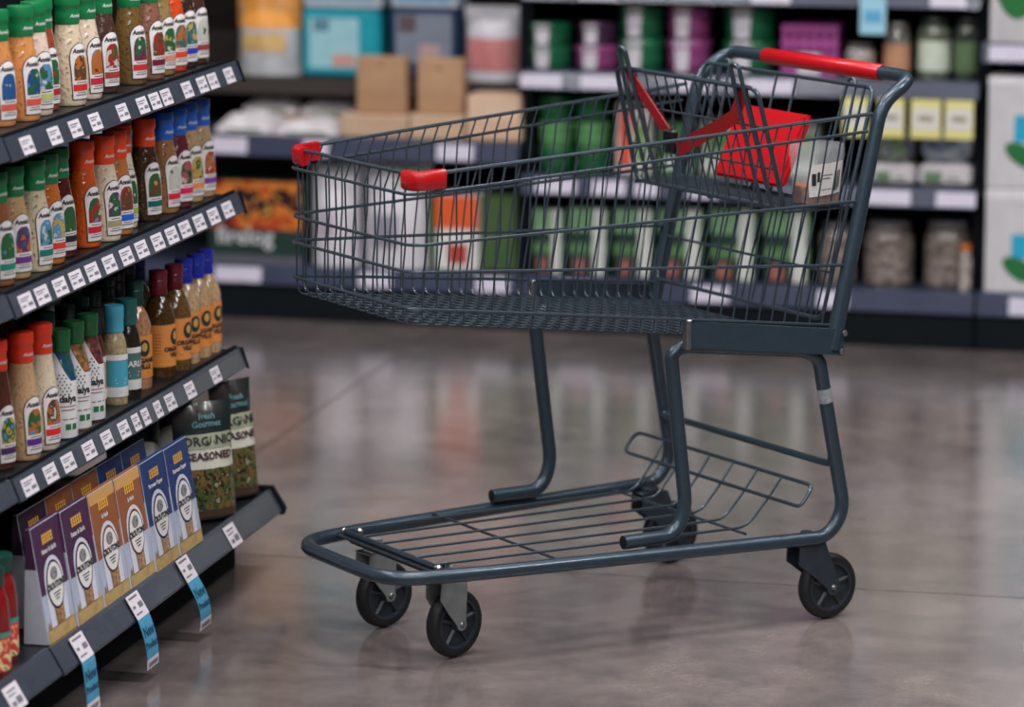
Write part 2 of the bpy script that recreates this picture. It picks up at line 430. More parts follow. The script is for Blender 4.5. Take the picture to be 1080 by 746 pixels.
M_cap = {'green': mat('green_cap', (20,122,70), rough=.35, coat=.3), 'orange': mat('orange_cap', (232,72,30), rough=.35, coat=.3), 'blue': mat('blue_cap', (30,104,206), rough=.35, coat=.3),
  'red': mat('red_orange_cap', (226,58,30), rough=.35, coat=.3), 'maroon': mat('maroon_cap', (104,22,34), rough=.3, coat=.4), 'royal': mat('royal_blue_cap', (28,48,178), rough=.3, coat=.4),
  'darkgreen': mat('dark_green_cap', (14,62,52), rough=.35, coat=.3), 'leaf': mat('leaf_green_cap', (20,92,50), rough=.35, coat=.3), 'sky': mat('sky_blue_cap', (74,176,206), rough=.35, coat=.3),
  'teal': mat('teal_cap', (30,98,98), rough=.35, coat=.3), 'black': mat('black_cap', (16,22,26), rough=.35, coat=.3)}
M_rim = mat('label_rim', (64,40,44), rough=.5)
DP = smooth_prof([(.0265,.0), (.0295,.004), (.0305,.03), (.0298,.06), (.0275,.09), (.0235,.115), (.0205,.132), (.0198,.14)])
BODY_FOOT = [(.024,.0), (.0275,.0015)]
_dress = {}
def dressing_parts(H):
    """shared meshes for the arched-label dressing bottle"""
    k = H/.185
    P = [(r, z*k) for r, z in DP]
    if H not in _dress:
        body = MB(); body.lathe(BODY_FOOT+P[2:], 20)
        cap = MB(); zc = .137*k
        cap.lathe([(.0198,zc-.004), (.0212,zc), (.0206,zc+.016), (.0198,zc+.026), (.0212,zc+.028), (.0218,zc+.032), (.0218,zc+.044), (.0208,zc+.0475), (.0,zc+.048)], 20, caps=False)
        ring = wrapper(P, .0005); w = wrapper(P, .0010); w2 = wrapper(P, .0014)
        rim = sheet(arch(.0232, .0105, .1075), ring); lab = sheet(arch(.0218, .012, .106), w)
        pic = sheet([(-.0165,.044), (.0165,.044), (.0165,.066), (.013,.080), (.006,.086), (-.006,.086), (-.013,.080), (-.0165,.066)], w2)
        band = sheet([(-.0185,.026), (.0185,.026), (.0190,.037), (-.0190,.037)], w2)
        nm = text_mb("Annie's", .0108, w2, .0005, 0, .0935, .18)
        capw = lambda x, y: ((.0212)*math.cos(x/.021), .0212*math.sin(x/.021), y)
        capt = text_mb("Annie's", .0085, capw, .0002, 0, zc+.012, .2)
        fine = MB()
        for y0, y1, hw in ((.0185,.0198,.014), (.0225,.0235,.011), (.0395,.0408,.012)):
            n = 6
            vs = [w2(-hw+2*hw*i/n, y) for y in (y0, y1) for i in range(n+1)]
            fine.add(vs, [(i, i+1, n+2+i, n+1+i) for i in range(n)])
        _dress[H] = dict(body=body.mesh('body', None, True), cap=cap.mesh('cap', None, True), rim=rim.mesh('label_rim', M_rim), lab=lab.mesh('label', M_white),
                         pic=pic.mesh('picture', None), band=band.mesh('band', None), nm=nm.mesh('lettering', M_ink), capt=capt.mesh('cap_lettering', M_white), fine=fine.mesh('fine_print', M_ink))
    return _dress[H]
def slot(name, me, m, parent):
    """share vertex data, own material"""
    me2 = me if m is None else me.copy()
    if m is not None: me2.materials.clear(); me2.materials.append(m)
    return link(name, me2, parent)
def dressing(x, y, z, cap, sauce, fleck, pic, band, label, group, H=.185, az=-22, tilt=0):
    t = thing('dressing_bottle', label, 'bottle', (x, y, z), math.radians(az), group)
    D = dressing_parts(H)
    fl = fleck or tuple(int(c*.8) for c in sauce)
    ms = mat('sauce_%d_%d_%d' % sauce, sauce, rough=.16, rgb2=fl, scale=150, thr=(.58,.74), coat=1., bump=.55, detail=1.)
    slot('body', D['body'], ms, t); c = slot('cap', D['cap'], M_cap[cap], t); slot('cap_lettering', D['capt'], None, c)
    l = slot('label', D['lab'], None, t); slot('label_rim', D['rim'], None, t)
    slot('picture', D['pic'], art('art_%s' % label, tuple(tuple(int(c*.82) for c in q) for q in pic), 62.), l)
    slot('band', D['band'], mat('band_%d_%d_%d' % band, band, rough=.45), l)
    slot('lettering', D['nm'], None, l); slot('fine_print', D['fine'], None, l)
    return t
SKY = (96,160,206); GRN = (46,110,60); ORG = (206,118,52); RED = (186,44,40); YEL = (214,186,96); PUR = (104,54,120); WHT = (226,224,218); BRN = (110,72,48); TEA = (40,120,120); PNK = (190,90,110)
g1 = 'bottles on the top shelf'; g2 = 'bottles on the second shelf'; g3 = 'bottles on the third shelf'
Z1, Z2, Z3, Z4 = .9725, .7215, .4215, .1475
X1 = -2.163
S1 = [ # y, cap, sauce, fleck, picture, band, label
 (5.635-.01,'green',(206,138,82),None,(SKY,(40,96,160),WHT),(206,90,78),'green-capped bottle of tan dressing at the left end of the top shelf',-.006),
 (5.705,'green',(212,142,84),None,(SKY,(30,80,150),GRN,WHT),(206,84,72),'green-capped bottle of tan dressing with blue picture, second on the top shelf',.006),
 (5.782,'green',(222,200,188),None,(PUR,GRN,SKY,WHT),(176,190,120),'green-capped bottle of pale pink dressing with pale green band, top shelf',0),
 (5.850,'green',(150,72,50),None,(RED,GRN,WHT),(176,40,52),'green-capped bottle of red-brown dressing half hidden, top shelf',-.014),
 (5.928,'green',(214,196,168),(150,140,110),(SKY,ORG,BRN,YEL),(206,44,44),'green-capped bottle of speckled cream dressing with orange field picture, top shelf',.006),
 (6.026,'green',(220,200,180),(170,150,130),(SKY,ORG,(120,60,40)),(196,40,60),'green-capped bottle of cream dressing directly right of the speckled one, top shelf',0),
 (6.130,'green',(74,50,46),(120,90,80),(GRN,WHT,RED,GRN),(160,60,60),'green-capped bottle of dark brown vinaigrette with green leaf picture, top shelf',-.006),
 (6.262,'green',(112,84,46),(64,62,30),(RED,(120,40,90),GRN,WHT),(196,50,50),'green-capped bottle of herb-brown vinaigrette with red pepper picture, top shelf',0),
 (6.350,'green',(136,92,74),(80,60,44),(YEL,BRN,RED,GRN),(110,30,60),'green-capped bottle of brown dressing with olive picture and maroon band, top shelf',.004),
 (6.424,'green',(146,124,82),(110,100,60),(WHT,GRN,YEL),(204,140,120),'green-capped bottle of olive-tan dressing with pineapple picture, top shelf',.0),
 (6.492,'orange',(212,74,30),None,(SKY,ORG,TEA,RED),(214,70,44),'bottle of bright orange-red dressing, third from the right end of the top shelf',.0),
 (6.560,'orange',(54,38,32),(110,90,60),(SKY,TEA,YEL,WHT),(46,60,170),'bottle of dark vinaigrette with blue band, second from the right end of the top shelf',-.002),
 (6.628,'orange',(74,44,34),(50,30,24),(GRN,WHT,(40,70,40)),(150,60,60),'bottle of dark brown vinaigrette at the right end of the top shelf',-.002)]
for y, cap, sa, fl, pic, bd, lab, dx in S1:
    dressing(X1+dx-.02, y+.012, Z1, cap, sa, fl, pic, bd, lab, g1, .190, -22+random.uniform(-5, 5))
S2 = [
 (5.560,'green',(150,96,60),None,(SKY,GRN,WHT),(30,130,110),'green-capped bottle of brown dressing at the left end of the second shelf',0),
 (5.635,'green',(196,160,116),None,(SKY,ORG,PUR,TEA),(110,50,130),'green-capped bottle of tan dressing with purple band, second shelf',0),
 (5.712,'green',(214,200,172),(120,120,90),(TEA,GRN,SKY,WHT),(20,110,100),'green-capped bottle of flecked cream dressing, second shelf',.008),
 (5.790,'green',(206,110,50),None,(ORG,YEL,SKY,WHT),(206,60,50),'green-capped bottle of orange dressing with red band, second shelf',.002),
 (5.866,'green',(86,36,36),(50,24,24),(PUR,GRN,WHT),(30,36,40),'green-capped bottle of dark red dressing with black band, second shelf',-.006),
 (5.975,'orange',(206,88,34),None,(SKY,RED,GRN,WHT),(196,36,56),'orange-capped bottle of orange-red dressing, first of the orange caps on the second shelf',0),
 (6.052,'orange',(220,206,182),None,(WHT,GRN,PUR,WHT),(150,150,110),'orange-capped bottle of creamy white dressing with green and purple picture, second shelf',.010),
 (6.128,'orange',(190,118,64),None,(SKY,RED,BRN,ORG),(30,90,200),'orange-capped bottle of amber dressing with blue band, second shelf',.006),
 (6.200,'orange',(226,212,186),None,(YEL,GRN,WHT),(150,170,70),'orange-capped bottle of pale dressing with green band, second shelf',-.010),
 (6.302,'orange',(64,42,30),(120,90,60),(YEL,BRN,GRN,WHT),(24,92,100),'orange-capped bottle of dark brown dressing beside the blue caps, second shelf',0),
 (6.400,'blue',(158,112,70),(110,80,50),(GRN,WHT,(120,150,80)),(206,36,56),'blue-capped bottle of brown dressing with aloe-green picture, second shelf',.002),
 (6.477,'blue',(110,40,52),(70,30,40),((40,30,40),GRN,PNK,WHT),(206,30,90),'blue-capped bottle of maroon dressing with pink band, second shelf',.002),
 (6.548,'blue',(192,160,116),(150,120,80),(ORG,YEL,GRN,WHT),(222,134,70),'blue-capped bottle of tan dressing with orange band, second shelf',0),
 (6.622,'blue',(188,160,120),(150,120,90),(SKY,ORG,RED,WHT),(120,60,150),'blue-capped bottle of tan dressing with purple band at the right end of the second shelf',0)]
for y, cap, sa, fl, pic, bd, lab, dx in S2:
    dressing(-2.152+dx-.021, y+.012, Z2, cap, sa, fl, pic, bd, lab, g2, .185, -22+random.uniform(-5, 5))
S3 = [
 (5.545,'red',(84,46,36),(60,34,28),(SKY,GRN,YEL,BRN),(70,40,90),'red-capped bottle of dark brown dressing at the left end of the third shelf',-.006),
 (5.622,'red',(196,158,118),(150,118,84),(SKY,ORG,GRN,BRN),(86,40,130),'tall red-capped bottle of tan dressing with purple band, third shelf',.010),
 (5.706,'red',(216,200,176),None,(SKY,ORG,BRN,WHT),(206,40,44),'tall red-capped bottle of cream dressing with red band beside the white bottles',.012)]
for y, cap, sa, fl, pic, bd, lab, dx in S3:
    dressing(-2.145+dx-.022, y+.008, Z3, cap, sa, fl, pic, bd, lab, g3, .222, -22)
dressing(-2.225, 5.62, Z3, 'red', (150,96,60), None, (SKY, WHT, RED), (150,40,40), 'red-capped bottle half hidden behind the front row, third shelf', g3, .222, -22)

# white sleeved bottles
WP = smooth_prof([(.0245,.0), (.0272,.004), (.0275,.05), (.0270,.095), (.0235,.120), (.0185,.137), (.0165,.148), (.0165,.153)])
def white_bottle(x, y, z, inner, label, az=-30):
    t = thing('white_dressing_bottle', label, 'bottle', (x, y, z), math.radians(az), 'white sleeved bottles')
    mb = MB(); mb.lathe([(.022,0)]+WP, 20); mb.build('body', inner, t, True)
    # sleeve: wraps all round, its top edge sweeping up on one side
    n = 28; rows = 12; mb = MB(); vs = []
    for i in range(rows+1):
        for k in range(n):
            a = 2*PI*k/n; top = .100+.050*max(0, math.cos(a+1.55))**1.2
            zz = .003+(top-.003)*i/rows; r = prof_r(WP, zz)+.0007; vs.append((r*math.cos(a), r*math.sin(a), zz))
    mb.add(vs, [(i*n+k, i*n+(k+1) % n, (i+1)*n+(k+1) % n, (i+1)*n+k) for i in range(rows) for k in range(n)])
    sl = mb.build('sleeve', mat('white_sleeve', (216,214,216), rough=.35, coat=.2), t, True)
    w = wrapper(WP, .0012)
    mb = MB()
    for r in range(7):
        for c in range(7):
            px = -.050+c*.0075+(r % 2)*.0037; py = .078+r*.0055
            if py < .097+.045*max(0, math.cos(px/.026+1.55))**1.2-.004: mb.add([w(a, b) for a, b in disc2(px, py, .0017, .0017, 6)], [tuple(range(6))])
    mb.build('dot_pattern', mat('sleeve_dots', (52,92,70), rough=.5), sl)
    text_mb('daiya', .0165, w, .0007, -.006, .070, 0).build('lettering', M_ink, sl)
    mb = MB()
    for yy, hw in ((.056,.016), (.050,.013), (.034,.018)):
        mb.add([w(-.006+s*hw*q, yy+d) for d in (0, .0022) for s, q in ((-1,1),(-1,.33),(1,.33),(1,1))], [(0,1,5,4),(1,2,6,5),(2,3,7,6)])
    mb.build('fine_print', mat('grey_print', (150,120,130), rough=.6), sl)
    mb = MB()
    for px in (-.0125, .0005): mb.add([w(px+a, .017+b) for b in (0, .010) for a in (0, .005, .010)], [(0,1,4,3),(1,2,5,4)])
    mb.build('green_seal', mat('seal_green', (30,110,66), rough=.5), sl)
    mb = MB(); mb.lathe([(.0165,.148), (.0182,.150), (.0178,.168), (.0188,.170), (.0188,.183), (.018,.186), (0,.1862)], 18, caps=False); mb.build('cap', M_cap['leaf'], t, True)
M_in1 = mat('sauce_blue_window', (30,60,130), rough=.2, coat=.5, rgb2=(40,90,60), scale=90); M_in2 = mat('sauce_orange_window', (190,110,70), rough=.2, coat=.5, rgb2=(50,80,50), scale=90); M_in3 = mat('sauce_dark_window', (44,44,56), rough=.2, coat=.5, rgb2=(130,60,50), scale=120)
white_bottle(-2.154, 5.806, Z3, M_in1, 'white sleeved bottle with blue shoulder, beside the red caps on the third shelf')
white_bottle(-2.158, 5.886, Z3, M_in2, 'white sleeved bottle with orange shoulder, middle of the three')
white_bottle(-2.160, 5.962, Z3, M_in3, 'white sleeved bottle with dark shoulder, third from the red caps')

# slim wrap-label bottles
SP = smooth_prof([(.0195,.0), (.0222,.003), (.0225,.05), (.0222,.095), (.0195,.115), (.0150,.128), (.0145,.136)])
def slim_bottle(x, y, z, cap, sauce, lab_rgb, low_rgb, word, label, H=1.):
    t = thing('slim_dressing_bottle', label, 'bottle', (x, y, z), math.radians(-45), 'slim bottles on the third shelf'); t.scale = (1, 1, H)
    mb = MB(); mb.lathe([(.018,0)]+SP, 18); mb.build('body', mat('sauce_%d_%d_%d' % sauce, sauce, rough=.15, coat=.8, var=.4, scale=150), t, True)
    w = wrapper(SP, .0006); w2 = wrapper(SP, .001)
    def ringband(z0, z1, m, name, off, par=t):
        mb = MB(); mb.lathe([(prof_r(SP, z0)+off, z0), (prof_r(SP, (z0+z1)/2)+off, (z0+z1)/2), (prof_r(SP, z1)+off, z1)], 20, caps=False); return mb.build(name, m, par, True)
    l = ringband(.014, .090, mat('wrap_%d_%d_%d' % lab_rgb, lab_rgb, rough=.4, var=.08, scale=60), 'label', .0006)
    ringband(.014, .032, mat('wrap_%d_%d_%d' % low_rgb, low_rgb, rough=.4), 'label_foot', .0010, l)
    ringband(.080, .090, M_white, 'label_head', .0010, l)
    if word: text_mb(word, .015, w2, .0004, .004, .060).build('lettering', M_white, l)
    mb = MB(); mb.add([w2(a, b) for a, b in ((-.010,.044),(.012,.044),(.012,.0465),(-.010,.0465))], [(0,1,2,3)]); mb.add([w2(a, b) for a, b in ((-.008,.038),(.010,.038),(.010,.040),(-.008,.040))], [(0,1,2,3)]); mb.build('fine_print', M_white, l)
    mb = MB(); mb.lathe([(.0145,.128), (.0172,.130), (.0168,.152), (.0178,.154), (.0178,.172), (.0170,.176), (0,.1765)], 18, caps=False); mb.build('cap', M_cap[cap], t, True)
slim_bottle(-2.192, 6.075, Z3, 'black', (96,52,40), (214,140,80), (222,216,212), '', 'slim bottle with orange and white label tucked behind the light blue one')
slim_bottle(-2.164, 6.110, Z3, 'sky', (190,170,130), (70,166,190), (214,216,214), '', 'slim bottle with light blue cap and label on the third shelf')
slim_bottle(-2.164, 6.182, Z3, 'teal', (46,40,34), (76,110,110), (214,214,214), 'GARLIC', 'slim bottle with teal cap and grey-teal label on the third shelf')

# round-shouldered bottles with wide orange labels
OP = smooth_prof([(.0270,.0), (.0298,.003), (.0302,.05), (.0302,.100), (.0285,.118), (.0210,.138), (.0140,.150), (.0130,.158)])
def round_bottle(x, y, z, cap, sauce, label, az=-55, lab=True, lab_rgb=(222,142,70)):
    t = thing('round_dressing_bottle', label, 'bottle', (x, y, z), math.radians(az), 'orange label bottles on the third shelf')
    mb = MB(); mb.lathe([(.025,0)]+OP, 22); mb.build('body', mat('sauce_%d_%d_%d' % sauce, sauce, rough=.1, coat=1., var=.45, scale=170), t, True)
    mb = MB(); mb.lathe([(.0130,.150), (.0172,.152), (.0165,.160), (.0160,.172), (.0170,.174), (.0170,.177), (.0160,.179), (.0172,.182), (.0172,.193), (.0166,.196), (0,.1965)], 18, caps=False); mb.build('cap', M_cap[cap], t, True)
    if lab:
        mb = MB(); mb.lathe([(prof_r(OP, zz)+.0007, zz) for zz in (.020, .045, .07, .098)], 26, caps=False); l = mb.build('label', mat('orange_wrap_%d_%d_%d' % lab_rgb, lab_rgb, rough=.45, var=.1, scale=50), t, True)
        w = wrapper(OP, .0013); w2 = wrapper(OP, .0017)
        sheet(disc2(.012, .075, .0125, .0155, 20), w).build('emblem', mat('emblem_dark', (38,50,44), rough=.5), l)
        sheet(disc2(.012, .077, .0062, .0082, 14), w2).build('emblem_figure', mat('emblem_figure', (196,150,86), rough=.5), l)
        text_mb('ORGANIC', .0115, w, .0006, .012, .052).build('lettering', M_ink, l)
        text_mb('VILLE', .0115, w, .0006, .012, .041).build('lettering', M_ink, l)
        mb = MB()
        for i in range(7): mb.add([w(a, b) for a, b in ((-.034,.044+i*.006),(-.020,.044+i*.006),(-.020,.0452+i*.006),(-.034,.0452+i*.006))], [(0,1,2,3)])
        mb.add([w(a, b) for a, b in ((-.006,.029),(.020,.029),(.020,.031),(-.006,.031))], [(0,1,2,3)])
        mb.build('fine_print', mat('label_brown_print', (130,70,40), rough=.6), l)
CRM = (206,170,130); OLV = (82,58,26)
round_bottle(-2.178, 6.262, Z3, 'darkgreen', (196,140,104), 'dark green capped bottle with orange label, left of the maroon caps', -60)
round_bottle(-2.240, 6.285, Z3, 'darkgreen', (190,136,100), 'dark green capped bottle with orange label, half hidden behind its twin', -60)
round_bottle(-2.172, 6.378, Z3, 'maroon', OLV, 'maroon-capped bottle with orange label, nearer of the two maroon caps', -28)
round_bottle(-2.166, 6.452, Z3, 'maroon', (110,84,44), 'maroon-capped bottle with orange label, farther of the two maroon caps', -40)
round_bottle(-2.170, 6.520, Z3, 'royal', CRM, 'royal blue capped creamy bottle with orange label, next to the maroon caps', -50)
round_bottle(-2.168, 6.584, Z3, 'royal', CRM, 'royal blue capped creamy bottle with orange label, middle of the three', -52)
round_bottle(-2.166, 6.648-.012, Z3, 'royal', CRM, 'royal blue capped creamy bottle with orange label at the shelf end', -40)
for x, y, cap, lab in ((-2.245,6.350,'black','black-capped bottle behind the dark green caps on the third shelf'), (-2.250,6.425,'black','black-capped bottle behind the maroon caps on the third shelf'), (-2.255,6.500,'royal','dark blue capped bottle behind the maroon caps on the third shelf'),
        (-2.315,6.300,'black','black-capped bottle deepest behind the dark green caps'), (-2.315,6.400,'black','black-capped bottle deepest behind the maroon caps')):
    round_bottle(x, y, Z3, cap, OLV, lab, -45, False)
for x, y, cap, lab in ((-2.236,6.195,'darkgreen','dark green capped slim bottle behind the grey-teal label'), (-2.232,6.120,'teal','teal-capped slim bottle behind the light blue one'), (-2.228,6.035,'darkgreen','dark green capped slim bottle behind the white sleeved bottles'), (-2.235,5.955,'teal','teal-capped slim bottle behind the third white bottle'), (-2.238,5.875,'darkgreen','dark green capped slim bottle behind the middle white bottle')):
    slim_bottle(x, y, Z3, cap, (60,50,40), (60,90,80), (150,150,140), '', lab, 1.06)
# red sauce bottles on the base shelf at the lower left
RP = smooth_prof([(.026,.0), (.029,.003), (.0295,.06), (.029,.10), (.026,.125), (.0205,.142), (.0195,.150)])
for x, y, lab in ((-2.085, 5.285, 'red sauce bottle with dark green cap at the lower left edge'), (-2.105, 5.372, 'red sauce bottle with dark green cap beside the purple crouton box')):
    t = thing('sauce_bottle', lab, 'bottle', (x, y, Z4), math.radians(-50), 'red sauce bottles on the base shelf')
    mb = MB(); mb.lathe([(.024,0)]+RP, 20); mb.build('body', mat('red_sauce', (128,26,26), rough=.2, coat=.6, var=.25, scale=40), t, True)
    mb = MB(); mb.lathe([(prof_r(RP, zz)+.0007, zz) for zz in (.012, .04, .072)], 24, caps=False); l = mb.build('label', art('tomato_label', ((222,160,120),(196,60,50),(226,200,150),(90,110,60)), 70), t, True)
    mb = MB(); mb.lathe([(prof_r(RP, zz)+.0011, zz) for zz in (.066, .074)], 24, caps=False); mb.build('label_band', mat('label_teal_band', (60,140,130), rough=.5), l, True)
    mb = MB(); mb.lathe([(.0195,.146), (.0225,.148), (.022,.160), (.0232,.162), (.0232,.172), (.022,.175), (0,.1755)], 20, caps=False); mb.build('cap', M_cap['darkgreen'], t, True)

# ------------------------------------------------------------------ crouton boxes
def crouton_box(x, y, z, rgb, top_rgb, title, label, lean=9, rz=0, W=.1265, H=.192, D=.046):
    t = thing('crouton_box', label, 'box', (x, y, z), 0, 'crouton boxes on the base shelf')
    t.rotation_euler = (0, 0, math.radians(rz)); KL = math.tan(math.radians(lean))
    # front face at local x=0 looking +x, y across, z up
    mb = MB(); mb.bbox(-D, 0, -W/2, W/2, 0, H, .0015); mb.map(lambda x, y, z: (x*(1-.84*z/H)-z*KL, y, z)); body = mb.build('carton', mat('carton_side', (186,190,204), rough=.5, var=.08, scale=30), t)
    def F(off): return lambda a, b: (off-b*KL, a, b)
    def shear(mb): return mb.map(lambda x, y, z: ((x*(1-.84*z/H) if x < 0 else x)-z*KL, y, z))
    def sh(poly, m, name, off, par): return sheet(poly, F(off), 0).build(name, m, par)
    up = sh([(-W/2+.001,.080), (W/2-.001,.080), (W/2-.001,H-.001), (-W/2+.001,H-.001)], mat('carton_%d_%d_%d' % rgb, rgb, rough=.4, var=.1, scale=40), 'colour_panel', .0004, t)
    mb = MB(); mb.add([(-.001,-W/2,H+.0004), (-.001,W/2,H+.0004), (-D+.001,W/2,H+.0004), (-D+.001,-W/2,H+.0004)], [(0,1,2,3)]); shear(mb).build('top_flap', MATS['carton_%d_%d_%d' % rgb], t)
    mb = MB(); mb.add([(-.001,-W/2-.0004,.125), (-D+.001,-W/2-.0004,.125), (-D+.001,-W/2-.0004,H-.001), (-.001,-W/2-.0004,H-.001)], [(0,1,2,3)]); shear(mb).build('side_panel', MATS['carton_%d_%d_%d' % rgb], t)
    if top_rgb: sh([(-W/2+.001,.172), (W/2-.001,.172), (W/2-.001,H-.001), (-W/2+.001,H-.001)], mat('carton_%d_%d_%d' % top_rgb, top_rgb, rough=.4), 'top_band', .0007, up)
    sh([(-W/2+.001,.022), (W/2-.001,.022), (W/2-.001,.080), (-W/2+.001,.080)], mat('carton_sky', (176,184,208), rough=.45, var=.12, scale=25), 'sky_panel', .0004, t)
    ft = sh([(-W/2+.001,.001), (W/2-.001,.001), (W/2-.001,.024), (-W/2+.001,.024)], mat('carton_straw', (188,158,104), rough=.45, var=.25, scale=60), 'straw_band', .0006, t)
    mb = MB()
    for i in range(9):
        a = -W/2+.006+i*.0115; h = .030+.010*((i*7) % 5)/5; mb.add([(.0008, a, .022), (.0008, a+.010, .022), (.0008, a+.010, h), (.0008, a+.004, h+.006), (.0008, a, h)], [(0,1,2,3,4)])
    shear(mb).build('farm_skyline', mat('carton_farm', (150,128,96), rough=.5, var=.3, scale=80), ft)
    ar = sh([(-.042,.024), (.042,.024), (.042,.095)] + [(.042*math.cos(PI*i/12), .095+.040*math.sin(PI*i/12)) for i in range(1, 12)] + [(-.042,.095)], mat('carton_white', (206,206,220), rough=.45), 'arch_panel', .0010, t)
    win = sh([(-.018,.024), (.020,.024), (.022,.055), (-.020,.055)], mat('crouton_window', (104,74,50), rough=.2, rgb2=(178,140,96), scale=110, coat=.5), 'window', .0014, ar)
    sh(disc2(0, .088, .037, .040, 28), mat('oval_%d_%d_%d' % rgb, tuple(int(c*.7) for c in rgb), rough=.45), 'oval_ring', .0018, ar)
    sh(disc2(0, .088, .033, .036, 28), M_white, 'oval_field', .0022, ar)
    sh(disc2(0, .106, .016, .011, 18), mat('oval_picture', (150,150,150), rough=.5, rgb2=(90,90,96), scale=160), 'oval_picture', .0025, ar)
    text_mb('CROUTONS', .0145, F(.0028), .0007, 0, .087).build('lettering', M_ink, ar)
    mb = MB()
    for yy, hw in ((.074,.016), (.069,.012), (.064,.008)): mb.add([(.0028, a, b) for a, b in ((-hw,yy),(hw,yy),(hw,yy+.0018),(-hw,yy+.0018))], [(0,1,2,3)])
    shear(mb).build('fine_print', M_ink, ar)
    mb = MB()
    for i in range(5):
        cx = -.020+i*.010
        for k in range(3): mb.add([(.0012, a, b) for a, b in disc2(cx, .160+k*.0055, .0040, .0030, 8)], [tuple(range(8))])
    shear(mb).build('wheat_icon', mat('wheat_gold', (226,170,70), rough=.45), up)
    text_mb(title, .0105, F(.0012), .0003, 0, .146).build('lettering', M_white, up)
    return t
PURP = (70,40,72); BRWN = (146,88,56); BLUE = (36,60,112)
BX = -2.050
for y, rgb, top, ti, lab, dx in ((5.523,PURP,None,'Butter & Garlic','purple crouton box nearest the camera in the front row',-.002), (5.6505,PURP,None,'Butter & Garlic','purple crouton box, second in the front row',.002), (5.778,BRWN,(196,150,90),'& Herb','brown crouton box beside the purple ones in the front row',.004), (5.9055,BRWN,(200,154,92),'& Herb','brown crouton box beside the blue ones in the front row',.006), (6.033,BLUE,None,'Parmesan Pepper','blue crouton box beside the brown ones in the front row',.008), (6.1605,BLUE,None,'Parmesan Pepper','blue crouton box beside the foil bags in the front row',.010)):
    crouton_box(BX+dx-.006, y+.012, Z4+.0003, rgb, top, ti, lab)
for y, rgb, ti, lab, dz in ((5.605,(58,44,62),'Butter & Garlic','dark purple crouton box in the back row',.0), (5.733,BRWN,'& Herb','brown crouton box in the back row, nearer the purple box',0), (5.861,BRWN,'& Herb','brown crouton box in the back row, nearer the blue boxes',0), (5.989,BLUE,'Parmesan Pepper','blue crouton box in the back row, nearer the brown boxes',0), (6.117,BLUE,'Parmesan Pepper','blue crouton box in the back row, nearer the foil bags',0)):
    crouton_box(-2.114, y+.02, Z4+.0003, rgb, None, ti, lab, 9)

# ------------------------------------------------------------------ crouton bags
def pillow(W, H, D, nx=10, ny=16, gus=.55):
    """stand-up pouch: flat crimped top, full belly, gusset foot; front faces +x"""
    mb = MB(); vs = []
    for side in (1, -1):
        for j in range(ny+1):
            v = j/ny
            for i in range(nx+1):
                u = i/nx*2-1
                th = D/2*(math.sin(PI*min(1, (1-v)*1.12+.0)**.8*.62)**.9 if v < 1 else 0)*(1-abs(u)**2.6)**.75
                th += .0012
                w = W/2*(1-.05*math.sin(PI*v))
                vs.append((side*th+.003*math.sin(9*u+5*v)*(1-abs(u)), u*w, v*H))
    n1 = (nx+1)*(ny+1); fs = []
    for sd in (0, 1):
        for j in range(ny):
            for i in range(nx):
                a = sd*n1+j*(nx+1)+i; fs.append((a, a+1, a+nx+2, a+nx+1))
    for i in range(nx):
        fs.append((i, i+1, n1+i+1, n1+i)); t = ny*(nx+1); fs.append((t+i, t+i+1, n1+t+i+1, n1+t+i))
    for j in range(ny):
        for e in (0, nx): a = j*(nx+1)+e; fs.append((a, a+nx+1, n1+a+nx+1, n1+a))
    mb.add(vs, fs)
    def front(a, b, off=.0012):
        u = max(-1, min(1, a/(W/2*(1-.05*math.sin(PI*b/H))))); v = min(.9999, b/H)
        th = D/2*(math.sin(PI*min(1, (1-v)*1.12)**.8*.62)**.9)*(1-abs(u)**2.6)**.75+.0012
        return (th+.003*math.sin(9*u+5*v)*(1-abs(u))+off, a, b)
    return mb, front
M_bag = mat('bag_dark_foil', (30,40,40), rough=.28, rgb2=(70,50,52), scale=9, coat=.3)
